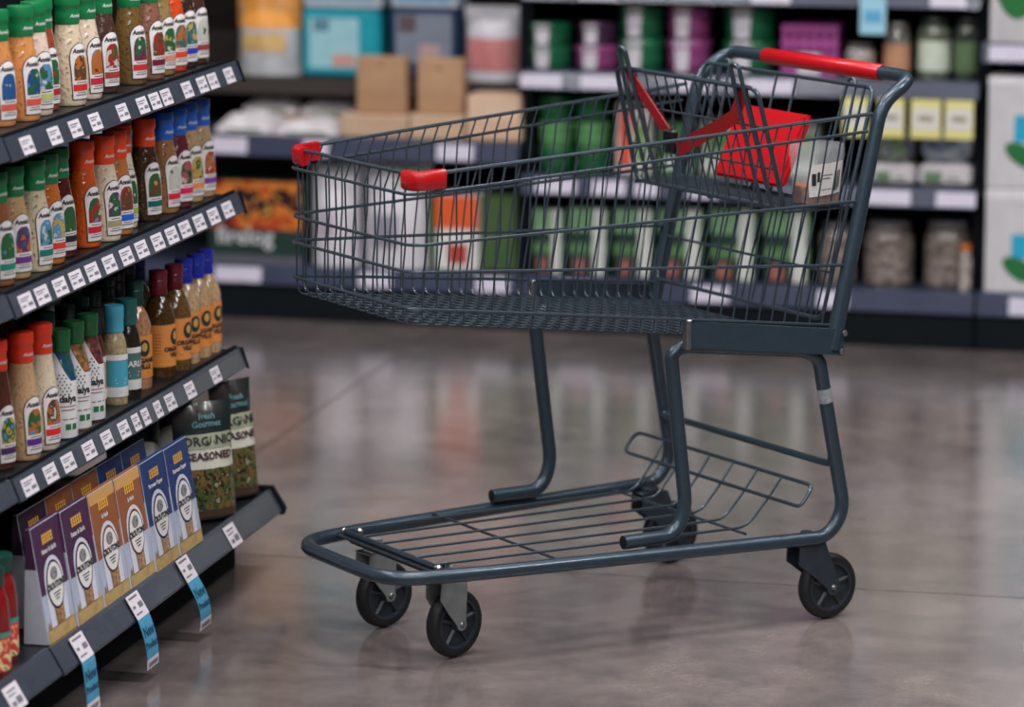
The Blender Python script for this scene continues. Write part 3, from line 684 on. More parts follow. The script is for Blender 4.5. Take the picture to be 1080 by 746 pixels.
def crouton_bag(x, y, z, rz, label, W=.125, H=.205, D=.065, words=True, lean=4):
    t = thing('crouton_bag', label, 'bag', (x, y, z), 0, 'foil bags of croutons'); t.rotation_euler = (0, -math.radians(lean), math.radians(rz))
    mb, fr = pillow(W, H, D); b = mb.build('pouch', M_bag, t, True)
    f = lambda off: (lambda a, c: fr(a, c, off))
    h = W/2
    sheet([(-h*.9,.012), (h*.9,.012), (h*.9,.105), (-h*.9,.105)], f(.0015)).build('salad_picture', art('salad_art', ((30,48,28),(120,84,50),(66,86,44),(40,32,24),(150,140,110)), 75, .3), t)
    sheet([(-h*.88,.095), (h*.88,.095), (h*.80,.128), (h*.5,.142), (0,.148), (-h*.5,.142), (-h*.8,.128)], f(.0022)).build('name_panel', mat('bag_cream', (206,204,190), rough=.35, var=.08, scale=40), t)
    sheet([(-h*.9,.004), (h*.9,.004), (h*.9,.018), (-h*.9,.018)], f(.0022)).build('foot_band', mat('bag_brown_band', (64,50,40), rough=.4), t)
    if words:
        sheet([(-h*.86,.132), (h*.86,.132), (h*.80,.160), (-h*.80,.160)], f(.0034)).build('green_arc', mat('bag_green_band', (150,156,132), rough=.4), t)
        text_mb('ORGANIC', .023, f(.0042), .0008, 0, .146).build('lettering', M_ink, t)
        text_mb('SEASONED', .0195, f(.0036), .0008, 0, .118).build('lettering', mat('bag_plum_ink', (60,36,48), rough=.5), t)
        text_mb('Fresh\nGourmet', .016, f(.0028), .0003, 0, .184, .2).build('brand_script', mat('bag_pale_blue', (84,126,136), rough=.5), t)
    mb = MB()
    for k in range(6):
        zz = H-.004-k*.0025; mb.box(-.0016, .0016, -W/2*.98, W/2*.98, zz-.0006, zz+.0006)
    mb.build('crimp_seal', M_bag, t)
    return t
crouton_bag(-2.094, 6.402, Z4+.004, -42, 'dark foil crouton bag with organic seasoned lettering beside the blue box', .128, .216, .06)
crouton_bag(-2.094, 6.590, Z4+.004, -30, 'dark foil crouton bag standing at the open end of the base shelf', .105, .222, .055, True, 5)
crouton_bag(-2.215, 6.360, Z4+.004, -40, 'dark foil crouton bag half hidden behind the others, left', .120, .220, .06, False)
crouton_bag(-2.205, 6.540, Z4+.004, -35, 'dark foil crouton bag half hidden behind the others, right', .120, .225, .06, False)

# ------------------------------------------------------------------ shopping cart
M_cart = mat('cart_slate_paint', (52,68,80), rough=.30, metal=.35, var=.12, scale=60, coat=.25)
M_wire = mat('cart_wire_paint', (58,70,80), rough=.32, metal=.4, coat=.2)
M_red = mat('red_plastic', (178,16,26), rough=.32, coat=.3, var=.08, scale=20)
M_redstrap = mat('red_webbing', (150,16,24), rough=.6, var=.2, scale=120)
M_chrome = mat('zinc_plate', (150,152,154), rough=.3, metal=.9, var=.2, scale=50)
M_fork = mat('caster_fork_zinc', (140,144,146), rough=.4, metal=.3, var=.25, scale=40)
M_forkdk = mat('caster_fork_dark', (62,72,82), rough=.35, metal=.5, var=.2, scale=40)
M_tyre = mat('black_rubber', (20,23,27), rough=.55, var=.2, scale=60)
M_hub = mat('grey_hub_plastic', (42,48,56), rough=.4, var=.15, scale=60)
M_blackpl = mat('black_plastic', (16,18,22), rough=.35)
cart = thing('shopping_cart', 'slate grey wire shopping cart with red handle grip, empty basket and lower rack', 'shopping cart', (-1.631, 6.171, 0), .79216)
def c3(s, t, z): return (s, -t, z)
def tb(name, pts, r, m=M_cart, par=cart, n=8, closed=False, sx=1.):
    mb = MB(); mb.tube([c3(*p) for p in pts], r, n, closed, sx); return mb.build(name, m, par, True)
def mir(p): return (p[0], -p[1], p[2])
# lower frame: one bent tube, both sides and the nose
half = [(.296,.220,.188), (.405,.221,.188), (.428,.222,.235), (.392,.224,.516), (.415,.226,.530), (.650,.268,.505), (.682,.269,.490), (.739,.276,.205), (.706,.274,.158), (0,.196,.165), (-.152,.165,.166)]
rad = [0,.05,.05,.05,.05,.05,.05,.055,.055,.05,.11]
path = half + [mir(p) for p in half[::-1]]
TR = .0128
mb = MB(); mb.tube([c3(*p) for p in fil(path, rad+rad[::-1], 6)], TR, 12); frame = mb.build('frame', M_cart, cart, True)
for sg in (1, -1):
    p = (.2955, .220*sg, .188)
    mb = MB(); mb.tube([c3(.2953, .22*sg, .188), c3(.300, .22*sg, .188)], .0095, 12); mb.build('bore_shade_disc', M_blackpl, frame)  # black disc on the closed end stands in for shade inside the tube
    # white sticker on rear leg
mb = MB(); mb.tube([c3(*lerp((.682,.269,.490), (.739,.276,.205), q)) for q in (.20, .29)], TR+.0006, 12, caps=False); mb.build('sticker', mat('sticker_grey', (150,154,160), rough=.5, var=.3, scale=150), frame, True)
# rear brace
br = fil([(.712,.270,.325), (.715,.268,.293), (.715,.255,.290), (.715,-.255,.290), (.715,-.268,.293), (.712,-.270,.325)], .012, 4)
tb('brace', br, .0068)
# under-basket channels
def beam(p, q, w, h, t0, name, m=M_cart):
    mb = MB(); a = Vector(c3(*p)); b = Vector(c3(*q)); d = (b-a).normalized(); sd = Vector((-d.y, d.x, 0)).normalized(); up = Vector((0,0,1))
    vs = []
    for e in (a, b):
        for sx, sz in ((-1,-1), (1,-1), (1,1), (-1,1)): vs.append(e+sd*sx*w/2+up*sz*h/2)
    mb.add(vs, [(0,1,2,3), (4,5,6,7), (0,1,5,4), (1,2,6,5), (2,3,7,6), (3,0,4,7)])
    return mb.build(name, m, cart)
for sg in (1, -1):
    ch = beam((.405,.254*sg,.556), (.718,.292*sg,.518), .010, .047, 0, 'side_channel')
    mb = MB(); mb.bbox(-.005, .005, -.009, .009, -.027, .027, .002); mb.map(lambda x, y, z: (x+.405, y-.254*sg, z+.556)); mb.build('clip', M_chrome, ch)
    for (s, z) in ((.716,.536), (.710,.503)):
        mb = MB(); mb.lathe([(.0055,0), (.0055,.003), (.003,.0045), (0,.0046)], 10, 'y', c3(s, .3*sg, z) if sg > 0 else c3(s, -.3, z), caps=False)
        if sg > 0: mb.map(lambda x, y, z: (x, -.600-y, z))
        mb.build('bolt', M_chrome, ch, True)
# handle: rear posts and bar
PB, PT, HB = (.700,.284,.505), (.803,.284,.942), (.873,.286,.984)
hp = fil([PB, PT, HB, mir(HB), mir(PT), mir(PB)], [0,.035,.04,.04,.035,0], 8)
handle = tb('handle', hp, [.0148 if p[2] < .90 else .0125 for p in hp], n=12)
mb = MB(); mb.tube([c3(.873, t, .984) for t in (-.166, -.163, .190, .193)], [.0135, .0155, .0155, .0135], 14, caps=False); mb.build('grip', M_red, handle, True)
# basket
LV = [((-.118,.213,.869), (.778,.289,.925), .0034), ((-.132,.216,.837), (.768,.289,.894), .0029), ((-.130,.216,.751), (.745,.287,.770), .0029), ((-.135,.212,.706), (.722,.284,.656), .0029), ((-.136,.208,.644), (.705,.280,.548), .0029)]
def ring_path(F, R, r=.035):
    return fil([R, F, mir(F), mir(R)], r, 6)
mb = MB(); mb.tube([c3(*p) for p in ring_path(*LV[0][:2])], LV[0][2], 8); basket = mb.build('basket', M_wire, cart, True); basket['label'] = 'rim wire of the basket'
for F, R, r in LV[1:]:
    mb = MB(); mb.tube([c3(*p) for p in ring_path(F, R)], r, 7); mb.build('hoop_wire', M_wire, basket, True)
NS = 31
def side_pt(i, q, dt=-.0045):
    F, R, r = LV[i]; p = lerp((F[0]+.03, F[1]+.003, F[2]), R, q); return (p[0], p[1]+dt, p[2])
for k in range(NS):
    q = k/(NS-1)*.975
    col = [side_pt(i, q) for i in range(5)]
    b5 = col[4]; foot = (b5[0], b5[1]-.002, b5[2]-.030); fl_ = (b5[0]+.002, b5[1]-.03, b5[2]-.034)
    top = (col[0][0], col[0][1], col[0][2]+.003)
    pts = [top] + col[1:] + [foot]
    path = pts + [mir(p) for p in pts[::-1]]
    n = len(pts)
    mb = MB(); mb.tube([c3(*p) for p in fil(path, [.004]*(n-1)+[.03, .03]+[.004]*(n-1), 3)], .0017, 5); mb.build('basket_wire', M_wire, basket, True)
for k in range(12):
    t = -.185+.37*k/11; te = 1.24*t
    pts = [(LV[i][0][0]+.0045, t, LV[i][0][2]+(.003 if i == 0 else 0)) for i in range(5)] + [(-.128, t, .612), (-.08, t, .609), (.69, te, .5175)]
    mb = MB(); mb.tube([c3(*p) for p in fil(pts, [0,.004,.004,.004,.004,.02,.02,0], 3)], .0017, 5); mb.build('basket_wire', M_wire, basket, True)
# bumpers on the front corners
for sg in (1, -1):
    F, R, r = LV[0]
    pth = [Vector(p) for p in fil([lerp(F, R, .055), F, lerp(F, mir(F), .09)], .032, 6)]
    if sg < 0: pth = [Vector(mir(p)) for p in pth]
    mb = MB(); vs = []; N = len(pth)
    prof = [(-.008,-.018), (.006,-.019), (.010,-.014), (.011,.010), (.007,.016), (-.008,.016)]
    for i, p in enumerate(pth):
        a = pth[max(0, i-1)]; b = pth[min(N-1, i+1)]; d = (b-a).normalized(); o = Vector((d.y, -d.x, 0)).normalized()
        if o.dot(p-Vector((.3, 0, p.z))) < 0: o = -o
        for (w, h) in prof: q = p+o*w; vs.append(c3(q.x, q.y, q.z+h*.92-.009))
    n = len(prof)
    fs = [(i*n+k, i*n+(k+1) % n, (i+1)*n+(k+1) % n, (i+1)*n+k) for i in range(N-1) for k in range(n)]+[tuple(range(n)), tuple((N-1)*n+k for k in range(n))]
    mb.add(vs, fs); mb.build('corner_bumper', M_red, cart, True)
# rear gate hanging under the handle
GT, GB = (.802,.262,.967), (.692,.264,.558)
def gp(t, z): q = (z-GB[2])/(GT[2]-GB[2]); return (GB[0]+(GT[0]-GB[0])*q, t, z)
gate = tb('rear_gate', fil([gp(.262,.967), gp(.264,.558), gp(-.264,.558), gp(-.262,.967)], .02, 4, True), .0038, M_wire, closed=True); gate['label'] = 'hinged wire gate under the handle'
for z in (.640, .755):
    mb = MB(); mb.tube([c3(*gp(t, z)) for t in (-.264, .264)], .0026, 6); mb.build('gate_wire', M_wire, gate, True)
for k in range(16):
    t = -.245+.49*k/15
    mb = MB(); mb.tube([c3(*gp(t, .558)), c3(*gp(t, .757))], .0018, 5); mb.build('gate_wire', M_wire, gate, True)
for t in (-.235, -.215, -.03, .03, .235):
    mb = MB(); mb.tube([c3(*gp(t, .757)), c3(*gp(t, .967))], .0026, 6); mb.build('gate_wire', M_wire, gate, True)
for t0 in (.195, -.195):
    a = [gp(t0-.022, .757), gp(t0-.016, .90), gp(t0-.012, .978), gp(t0+.012, .978), gp(t0+.016, .90), gp(t0+.022, .757)]
    mb = MB(); mb.tube([c3(*p) for p in fil(a, .012, 4)], .0030, 6); mb.build('gate_hook', M_wire, gate, True)
# child seat: front panel, platform, flap, belt
ST, SB = (.572,.224,.975), (.628,.234,.757)
def sp(t, z): q = (z-SB[2])/(ST[2]-SB[2]); return (SB[0]+(ST[0]-SB[0])*q, t, z)
seat = tb('child_seat', fil([sp(.224,.975), sp(.234,.757), sp(-.234,.757), sp(-.224,.975)], .022, 4, True), .0045, M_wire, closed=True); seat['label'] = 'folding wire child seat'
for k in range(13):
    t = -.2+.4*k/12
    mb = MB(); mb.tube([c3(*sp(t, .757)), c3(*sp(t*.96, .975))], .0018, 5); mb.build('seat_wire', M_wire, seat, True)
for z in (.83, .905):
    mb = MB(); mb.tube([c3(*sp(t, z)) for t in (-.229, .229)], .0022, 5); mb.build('seat_wire', M_wire, seat, True)
for t0 in (.178, -.182):
    a = [sp(t0+.030, .757), sp(t0+.016, .93), sp(t0+.013, 1.016), sp(t0-.013, 1.016), sp(t0-.012, .93), sp(t0-.004, .757)]
    a = [(p[0]-.007, p[1], p[2]) for p in a]
    mb = MB(); mb.tube([c3(*p) for p in fil(a, .016, 5)], .0040, 7); mb.build('seat_hook', M_wire, seat, True)
for k in range(8):
    s = .628+.118*k/7
    mb = MB(); mb.tube([c3(s, t, .757) for t in (-.236, .236)], .0026 if k in (0, 7) else .002, 6); mb.build('platform_wire', M_wire, seat, True)
for t in (-.236, -.12, 0, .12, .236):
    mb = MB(); mb.tube([c3(.626, t, .753), c3(.748, t, .753)], .003, 6); mb.build('platform_wire', M_wire, seat, True)
# flap
mb = MB(); fw0, fw1 = .106, .109
A = [(.718,-fw0+.010,.774), (.718,fw0+.010,.774), (.778,fw1+.010,.903), (.778,-fw1+.010,.903)]
th = .016
vs = [c3(*p) for p in A]+[c3(p[0]-th, p[1]*.985, p[2]+.004) for p in A]
mb.add(vs, [(0,1,2,3), (4,5,6,7), (0,1,5,4), (1,2,6,5), (2,3,7,6), (3,0,4,7)])
me = mb.mesh('seat_flap', M_red)
bm = bmesh.new(); bm.from_mesh(me); bmesh.ops.bevel(bm, geom=bm.edges[:], offset=.005, segments=2, affect='EDGES'); bm.to_mesh(me); bm.free()
fo = link('seat_flap', me, seat); fo['label'] = 'red plastic seat flap'
# belt straps
def ribbon(pts, w, th, name, m, par):
    P = [Vector(c3(*p)) for p in pts]; mb = MB(); vs = []
    for i, p in enumerate(P):
        d = (P[min(len(P)-1, i+1)]-P[max(0, i-1)]).normalized(); nrm = Vector((1,0,.25)).normalized(); sd = d.cross(nrm).normalized()
        for a, b in ((-1,-1), (1,-1), (1,1), (-1,1)): vs.append(p+sd*a*w/2+nrm*b*th/2)
    N = len(P); mb.add(vs, [(i*4+k, i*4+(k+1) % 4, i*4+4+(k+1) % 4, i*4+4+k) for i in range(N-1) for k in range(4)]+[(0,1,2,3), (N*4-4,N*4-3,N*4-2,N*4-1)])
    return mb.build(name, m, par, True)
ribbon([(.574,-.185,.972), (.576,-.172,.955), (.578,-.130,.920), (.580,-.085,.883), (.582,-.066,.866)], .026, .003, 'belt_strap', M_redstrap, seat)
ribbon([(.576,.165,.972), (.578,.163,.945), (.580,.145,.918), (.582,.090,.892), (.584,.030,.868), (.585,-.020,.846), (.585,-.052,.838)], .026, .003, 'belt_strap', M_redstrap, seat)
mb = MB(); mb.bbox(-.008, .008, -.017, .017, -.022, .022, .004); mb.map(lambda x, y, z: (x+.582, y+.058, z+.852)); mb.build('buckle', M_blackpl, seat)
# lower rack
fr = tb('lower_rack', fil([(-.052,.165,.176), (-.052,-.165,.176)], .01), .0055, M_wire); fr['label'] = 'wire rack between the lower rails'
for k in range(6):
    t = -.155+.31*k/5
    pts = [(-.055, t, .180), (.59, t*1.17, .172), (.636, t*1.2, .222), (.662, t*1.22, .258)]
    mb = MB(); mb.tube([c3(*p) for p in fil(pts, .02, 4)], .0026, 6); mb.build('rack_wire', M_wire, fr, True)
for s, hw, z in ((.16,.205,.1745), (.565,.215,.169)):
    mb = MB(); mb.tube([c3(s, -hw, z), c3(s, hw, z)], .0028, 6); mb.build('rack_wire', M_wire, fr, True)
lp = fil([(.634,.262,.224), (.662,.285,.258), (.662,-.285,.258), (.634,-.285,.224), (.634,-.285,.224)][:1]+[(.634,.285,.224), (.664,.285,.259), (.664,-.285,.259), (.634,-.285,.224)], .02, 5, True)
mb = MB(); mb.tube([c3(*p) for p in lp], .0036, 7, True); mb.build('rack_loop', M_wire, fr, True)
# nose bracket
mb = MB(); mb.bbox(-.064, -.034, -.172, .172, .166, .171, .0015); mb.bbox(-.036, -.032, -.172, .172, .150, .171, .001); nb = mb.build('nose_bracket', M_forkdk, cart)
for t in (-.165, -.150, .150, .165):
    mb = MB(); mb.lathe([(.008,.171), (.008,.178), (.004,.182), (0,.1822)], 8, 'z', (-.052 if abs(t) > .16 else -.028, -t, 0), caps=False); mb.build('bolt', M_chrome, nb)
# casters
def caster(s, t, rot, ax_dx, top0, top1, ztop, m, plate_r):
    """s,t: axle position; rot: swivel; fork plate spans top0..top1 ahead of the axle"""
    o = bpy.data.objects.new('caster', None)
    mbf = MB()
    for sy in (-1, 1):
        poly = [(top0, ztop), (top1, ztop)] + [(plate_r*math.cos(a), .061+plate_r*math.sin(a)) for a in [math.radians(d) for d in (30, 0, -30, -60, -90, -120, -150, -180)]] + [(lerp((top0,0),(0,0),.55)[0]-.012, .088), (top0-.002, .112)]
        mbf.prism(poly, sy*.019-.0015, sy*.019+.0015, lambda a, b, h: (a, h, b))
    mbf.bbox(top0-.002, top1+.002, -.0205, .0205, ztop-.004, ztop, .001)
    cx = (top0+top1)/2
    mbf.lathe([(.018, ztop), (.018, ztop+.006), (.011, ztop+.008), (.011, ztop+.02)], 12, 'z', (cx, 0, 0))
    me = mbf.mesh('caster_fork', m, True)
    f = link('caster_fork', me, cart); f.location = c3(s, t, 0); f.rotation_euler = (0, 0, rot)
    mb = MB(); pr = []
    R, w = .0608, .0135
    for d in range(0, 181, 15):
        a = math.radians(d); pr.append((R-.008+.008*math.sin(a), -w*math.cos(a)))
    mb.lathe([(.044,-w*.9)]+pr+[(.044,w*.9)], 32, 'y', (0, 0, .061), caps=False)
    mb.build('tyre', M_tyre, f, True)
    mb = MB(); mb.lathe([(.0, -.006), (.040,-.006), (.042,-.0125), (.0455,-.0125), (.0455,.0125), (.042,.0125), (.040,.006), (.0,.006)], 32, 'y', (0, 0, .061), caps=False)
    mb.lathe([(0,-.0155), (.013,-.0155), (.015,-.006), (.015,.006), (.013,.0155), (0,.0155)], 16, 'y', (0, 0, .061), caps=False)
    for k in range(5):
        a = 2*PI*k/5+.3
        for sy in (-1, 1): mb.tube([(.013*math.cos(a), sy*.0075, .061+.013*math.sin(a)), (.042*math.cos(a), sy*.0075, .061+.042*math.sin(a))], .0045, 5)
    mb.build('hub', M_hub, f, True)
    mb = MB(); mb.lathe([(.0, -.024), (.004,-.024), (.006,-.021), (.006,.021), (.004,.024), (0,.024)], 10, 'y', (0, 0, .061), caps=False); mb.build('axle_bolt', M_chrome, f, True)
    return f
caster(.006, .122, math.radians(13), 0, -.048, .014, .146, M_fork, .011)
caster(.006, -.122, math.radians(10), 0, -.048, .014, .146, M_fork, .011)
caster(.722, .252, 0, 0, -.076, -.020, .148, M_forkdk, .015)
caster(.722, -.252, 0, 0, -.076, -.020, .148, M_forkdk, .015)
# plastic tub standing on the child seat
def cart_world(s, t, z):
    ca, sa = math.cos(.79216), math.sin(.79216); return (-1.631+s*ca+t*sa, 6.171+s*sa-t*ca, z)
tub = thing('food_tub', 'clear plastic tub with white label and brown contents on the child seat', 'tub', cart_world(.714, .212, .7602), .79216-.25)
M_clear = mat('clear_plastic', (220,224,228), rough=.08, alpha=.22, coat=.6)
mb = MB(); mb.lathe([(.0,.0), (.036,.0), (.040,.004), (.0475,.082), (.0490,.087), (.0490,.101), (.047,.108), (.0,.109)], 28, caps=False, sq=.22); mb.build('tub_shell', M_clear, tub, True)
mb = MB(); mb.lathe([(.0,.002), (.0350,.002), (.0385,.006), (.0405,.034), (.0,.038)], 28, caps=False, sq=.2); mb.build('contents', mat('brown_snack', (168,96,46), rough=.5, rgb2=(104,54,28), scale=120, bump=.6), tub, True)
def tubf(a, b, off=.0):
    r = .0465+.10*(b-.05)+off+.001; q = a/.055; return (r*math.sin(q)*1.12, -r*math.cos(q)*1.02, b+a*.12)
mb = MB(); mb.add([tubf(*p) for p in ((-.034+.068*i/8, b) for b in (.020, .078) for i in range(9))], [(i, i+1, i+10, i+9) for i in range(8)])
lb = mb.build('label', M_white, tub)
mb = MB()
for a0, a1, b0, b1 in ((-.028,-.020,.040,.062), (-.018,-.013,.046,.064), (.016,.020,.026,.062), (.022,.024,.026,.062), (.026,.028,.030,.062), (-.010,.010,.056,.0575), (-.010,.006,.050,.0515), (-.010,.011,.030,.0312)):
    mb.add([tubf(a, b, .001) for a, b in ((a0,b0),(a1,b0),(a1,b1),(a0,b1))], [(0,1,2,3)])
mb.build('label_print', M_ink, lb)

# ------------------------------------------------------------------ far shelving
BA = (-2.963, 9.307); BANG = math.radians(-.92); BC, BS = math.cos(BANG), math.sin(BANG)
def bw(u, v, z): return (BA[0]+u*BC-v*BS, BA[1]+u*BS+v*BC, z)
M_bshelf = mat('far_shelf_metal', (40,48,62), rough=.4, var=.15, scale=8)
M_bdark = mat('far_back_panel', (5,12,17), rough=.8, spec=.2, var=.3, scale=5)
M_bbrown = mat('far_back_panel_brown', (44,34,30), rough=.7, var=.2, scale=5)
M_bstrip = mat('far_price_channel', (60,66,88), rough=.25, coat=.4, var=.15, scale=9)
M_btag = mat('far_price_tag', (198,192,210), rough=.5, var=.08, scale=50)
def far_unit(u0, u1, levels, label, back, upright_r=True, tags=()):
    t = thing('shelf_unit', label, 'shelving', bw((u0+u1)/2, .25, 0), BANG, 'far gondola bays')
    o = (u0+u1)/2
    def put(mb, n, m, par=t): mb.map(lambda x, y, z: (x-o, y-.25, z)); return mb.build(n, m, par)
    mb = MB(); mb.box(u0, u1, .50, .53, .02, 2.0); put(mb, 'back_panel', back)
    mb = MB(); mb.bbox(u0, u1, .0, .5, 0, .085, .004); put(mb, 'kick_plate', M_gond_dk)
    for uu in (u0+.008, u1-.008):
        mb = MB(); mb.bbox(uu-.008, uu+.008, .06, .5, .085, 2.0, .002); put(mb, 'upright_panel', M_gond_dk)
    for k, (z0, z1, dep) in enumerate(levels):
        mb = MB(); mb.bbox(u0+.002, u1-.002, .012+dep, .5, z1-.022, z1, .002); put(mb, 'shelf', M_bshelf if dep == 0 else M_bbrown)
        mb = MB(); mb.prism([(.012+dep, z1+.002), (.002+dep, z1-.002), (-.008+dep, z0), (.004+dep, z0), (.014+dep, z1-.008)], u0+.002, u1-.002, lambda a, b, h: (h, a, b)); st = put(mb, 'price_channel', M_bstrip if dep == 0 else M_bbrown)
        for (uc, w) in (tags[k] if k < len(tags) else []):
            mb = MB(); f = lambda a, b: (uc+a, lerp((-.0075+dep,),(.0015+dep,),b)[0]-.002, lerp((z0,),(z1-.003,),b)[0])
            mb.add([f(-w/2,.1), f(w/2,.1), f(w/2,.92), f(-w/2,.92)], [(0,1,2,3)]); put(mb, 'price_tag', M_btag, st)
    return t
far_unit(-.72, .792, [(.095,.145,0), (.439,.492,0), (.585,.628,.17), (1.05,1.09,.05)], 'far shelving bay behind the front of the basket, holding cartons and bags', M_bbrown,
    tags=[[(.02,.13),(.40,.09),(-.3,.1),(.72,.09)], [(.0,.10),(.24,.07),(.62,.10),(-.35,.1)]])
far_unit(.796, 1.982, [(.092,.145,0), (.363,.410,0), (.638,.682,0), (.868,.905,0), (1.2,1.24,0)], 'far shelving bay behind the cart handle, holding green packs and jars', M_bdark,
    tags=[[(.95,.10),(1.3,.1),(1.62,.08)], [(.89,.11),(1.03,.09),(1.13,.06),(1.28,.08),(1.75,.13),(1.93,.10)], [(.85,.11),(1.01,.11),(1.25,.09),(1.45,.12)], [(1.0,.1),(1.45,.1),(1.90,.09)]])
far_unit(1.986, 3.2, [(.091,.148,0), (.735,.785,0), (1.2,1.24,0)], 'far shelving bay at the right frame edge, holding large white boxes', M_bdark,
    tags=[[(2.12,.10)], [(2.06,.11)]])

def at(u0, u1, z0, v): return bw((u0+u1)/2, v, z0)
def carton(name, cat, label, u0, u1, z0, z1, v, rgb, panels=(), dep=.16, group=None, rot=0, b=.004, words=()):
    """panels: (x0,x1,y0,y1,rgb) in fractions of the front face"""
    t = thing(name, label, cat, at(u0, u1, z0, v), BANG+rot, group); w = u1-u0; h = z1-z0
    mb = MB(); mb.bbox(-w/2, w/2, 0, dep, 0, h, b); mb.build('carton', mat('pack_%d_%d_%d' % rgb, rgb, rough=.5, var=.14, scale=14), t)
    for i, (x0, x1, y0, y1, c) in enumerate(panels):
        mb = MB(); y = -.0006-.0006*i
        poly = [(x0,y0),(x1,y0),(x1,y1),(x0,y1)]
        mb.add([(-w/2+a*w, y, c_*h) for a, c_ in poly]+[(-w/2+a*w, y+.0005, c_*h) for a, c_ in poly], [(0,1,2,3),(4,5,6,7),(0,1,5,4),(1,2,6,5),(2,3,7,6),(3,0,4,7)])
        mm = c if not isinstance(c, tuple) else mat('print_%d_%d_%d' % c, c, rough=.45, var=.12, scale=22)
        mb.build('printed_panel', mm, t)
    for (s, size, x, y, m) in words:
        text_mb(s, size, lambda a, b: (a, -.006, b), .001, (x-.5)*w, y*h).build('lettering', m, t)
    return t
def pouch(name, cat, label, u0, u1, z0, z1, v, m, patches=(), dep=.08, group=None, rot=0, lean=0):
    t = thing(name, label, cat, at(u0, u1, z0, v+dep/2), BANG-PI/2+rot, group); W = u1-u0; H = z1-z0
    mb, fr = pillow(W, H, dep, 10, 12); mb.build('pouch', m, t, True)
    t.rotation_euler = (0, -math.radians(lean), BANG-PI/2+rot)
    for i, (x0, x1, y0, y1, mm) in enumerate(patches):
        sheet([((x0-.5)*W, y0*H), ((x1-.5)*W, y0*H), ((x1-.5)*W, y1*H), ((x0-.5)*W, y1*H)], lambda a, b: fr(a, b, .0012+.0008*i)).build('printed_panel', mm, t)
    return t
def round_tub(label, uc, z0, r, h, v, rgb, lab=True, group='round tubs on the far top shelf'):
    t = thing('round_tub', label, 'tub', bw(uc, v+r, z0), BANG, group)
    m = mat('tub_%d_%d_%d' % rgb, rgb, rough=.4, var=.15, scale=20)
    pr = [(r*.84,0), (r*.88,.003), (r*.92,h*.28), (r*.955,h*.30), (r*.955,h*.36), (r*.93,h*.38), (r*.955,h*.70)]
    mb = MB(); mb.lathe([(0,0)]+pr+[(0,h*.70)], 22, caps=False); mb.build('body', m, t, True)
    mb = MB(); mb.lathe([(r*.97,h*.70), (r,h*.72), (r,h*.92), (r*.96,h*.96), (r*.80,h*.97), (r*.78,h), (0,h)], 22, caps=False); mb.build('lid', m, t, True)
    if lab:
        k = 9; mb = MB(); vs = []
        for j, zz in enumerate((.06, .5, .96)):
            hw = .30+.10*zz
            for i in range(k+1):
                a = -PI/2-.18+(-hw+2*hw*i/k); rr = r*(1.004 if zz > .7 else .975); vs.append((rr*math.cos(a), rr*math.sin(a), zz*h))
        mb.add(vs, [(j*(k+1)+i, j*(k+1)+i+1, (j+1)*(k+1)+i+1, (j+1)*(k+1)+i) for j in range(2) for i in range(k)]); mb.build('label', mat('tub_label', (206,200,210), rough=.5, var=.2, scale=60), t, True)
    return t
def jar(label, uc, z0, r, h, v, rgb, lid, labrgb=None, group='jars on the far shelves', fl=None):
    t = thing('glass_jar', label, 'jar', bw(uc, v+r, z0), BANG, group)
    mb = MB(); mb.lathe([(0,0), (r*.92,0), (r*.98,h*.03), (r,h*.08), (r,h*.72), (r*.95,h*.80), (r*.80,h*.85), (r*.78,h*.88), (0,h*.88)], 22, caps=False)
    mb.build('body', mat('jar_%d_%d_%d' % rgb, rgb, rough=.2, coat=.7, rgb2=fl or tuple(int(c*.55) for c in rgb), scale=60), t, True)
    mb = MB(); mb.lathe([(r*.82,h*.86), (r*.86,h*.87), (r*.86,h*.985), (r*.82,h), (0,h)], 22, caps=False); mb.build('lid', mat('jarlid_%d_%d_%d' % lid, lid, rough=.35, metal=.3), t, True)
    if labrgb:
        mb = MB(); mb.lathe([(r+.0008,h*.14), (r+.0008,h*.40), (r+.0008,h*.62)], 22, caps=False); l = mb.build('label', mat('jarlabel_%d_%d_%d' % labrgb, labrgb, rough=.5, var=.15, scale=50), t, True)
    return t

# ---- left bay, upper level
F_or = art('orange_pack_art', ((226,130,40),(236,160,70),(200,96,30)), 12); F_food = art('pack_food_art', ((120,150,70),(206,170,110),(170,90,60)), 30)
pouch('snack_pouch', 'bag', 'orange topped clear pouch at the upper left of the far shelves', -.055, .129, .629, .883, .20, mat('clear_film', (190,192,196), rough=.15, coat=.6, var=.25, scale=12), [(.02,.98,.50,.97,F_or), (.12,.80,.26,.44,F_food)], .09)
TEAL = (24,150,168)
carton('storage_box', 'box', 'teal box with pale picture panel on the far upper shelf', .139, .356, .6285, .815, .20, TEAL, [(.10,.74,.14,.86,(150,196,206)), (.16,.36,.66,.84,(90,130,150)), (.40,.68,.16,.34,(196,150,140))], .14, b=.012)
carton('storage_box', 'box', 'navy box with grey picture panel on the far upper shelf', .383, .571, .6285, .820, .20, (26,52,84), [(.10,.92,.24,.92,(122,130,146)), (.14,.40,.66,.90,(90,80,84)), (.45,.75,.26,.50,(180,150,150))], .14, b=.01)
pouch('pillow_bag', 'bag', 'soft white and pink bag beside the navy box on the far shelf', .578, .742, .6285, .826, .20, mat('white_film', (206,204,212), rough=.3, var=.15, scale=10), [(.06,.94,.14,.58,mat('pink_print', (206,130,130), rough=.4, var=.2, scale=10))], .10)
carton('flat_carton', 'box', 'white and blue flat carton lying on the teal box', .146, .363, .8155, .90, .20, (196,206,220), [(.1,.9,.2,.8,(150,190,220))], .13)
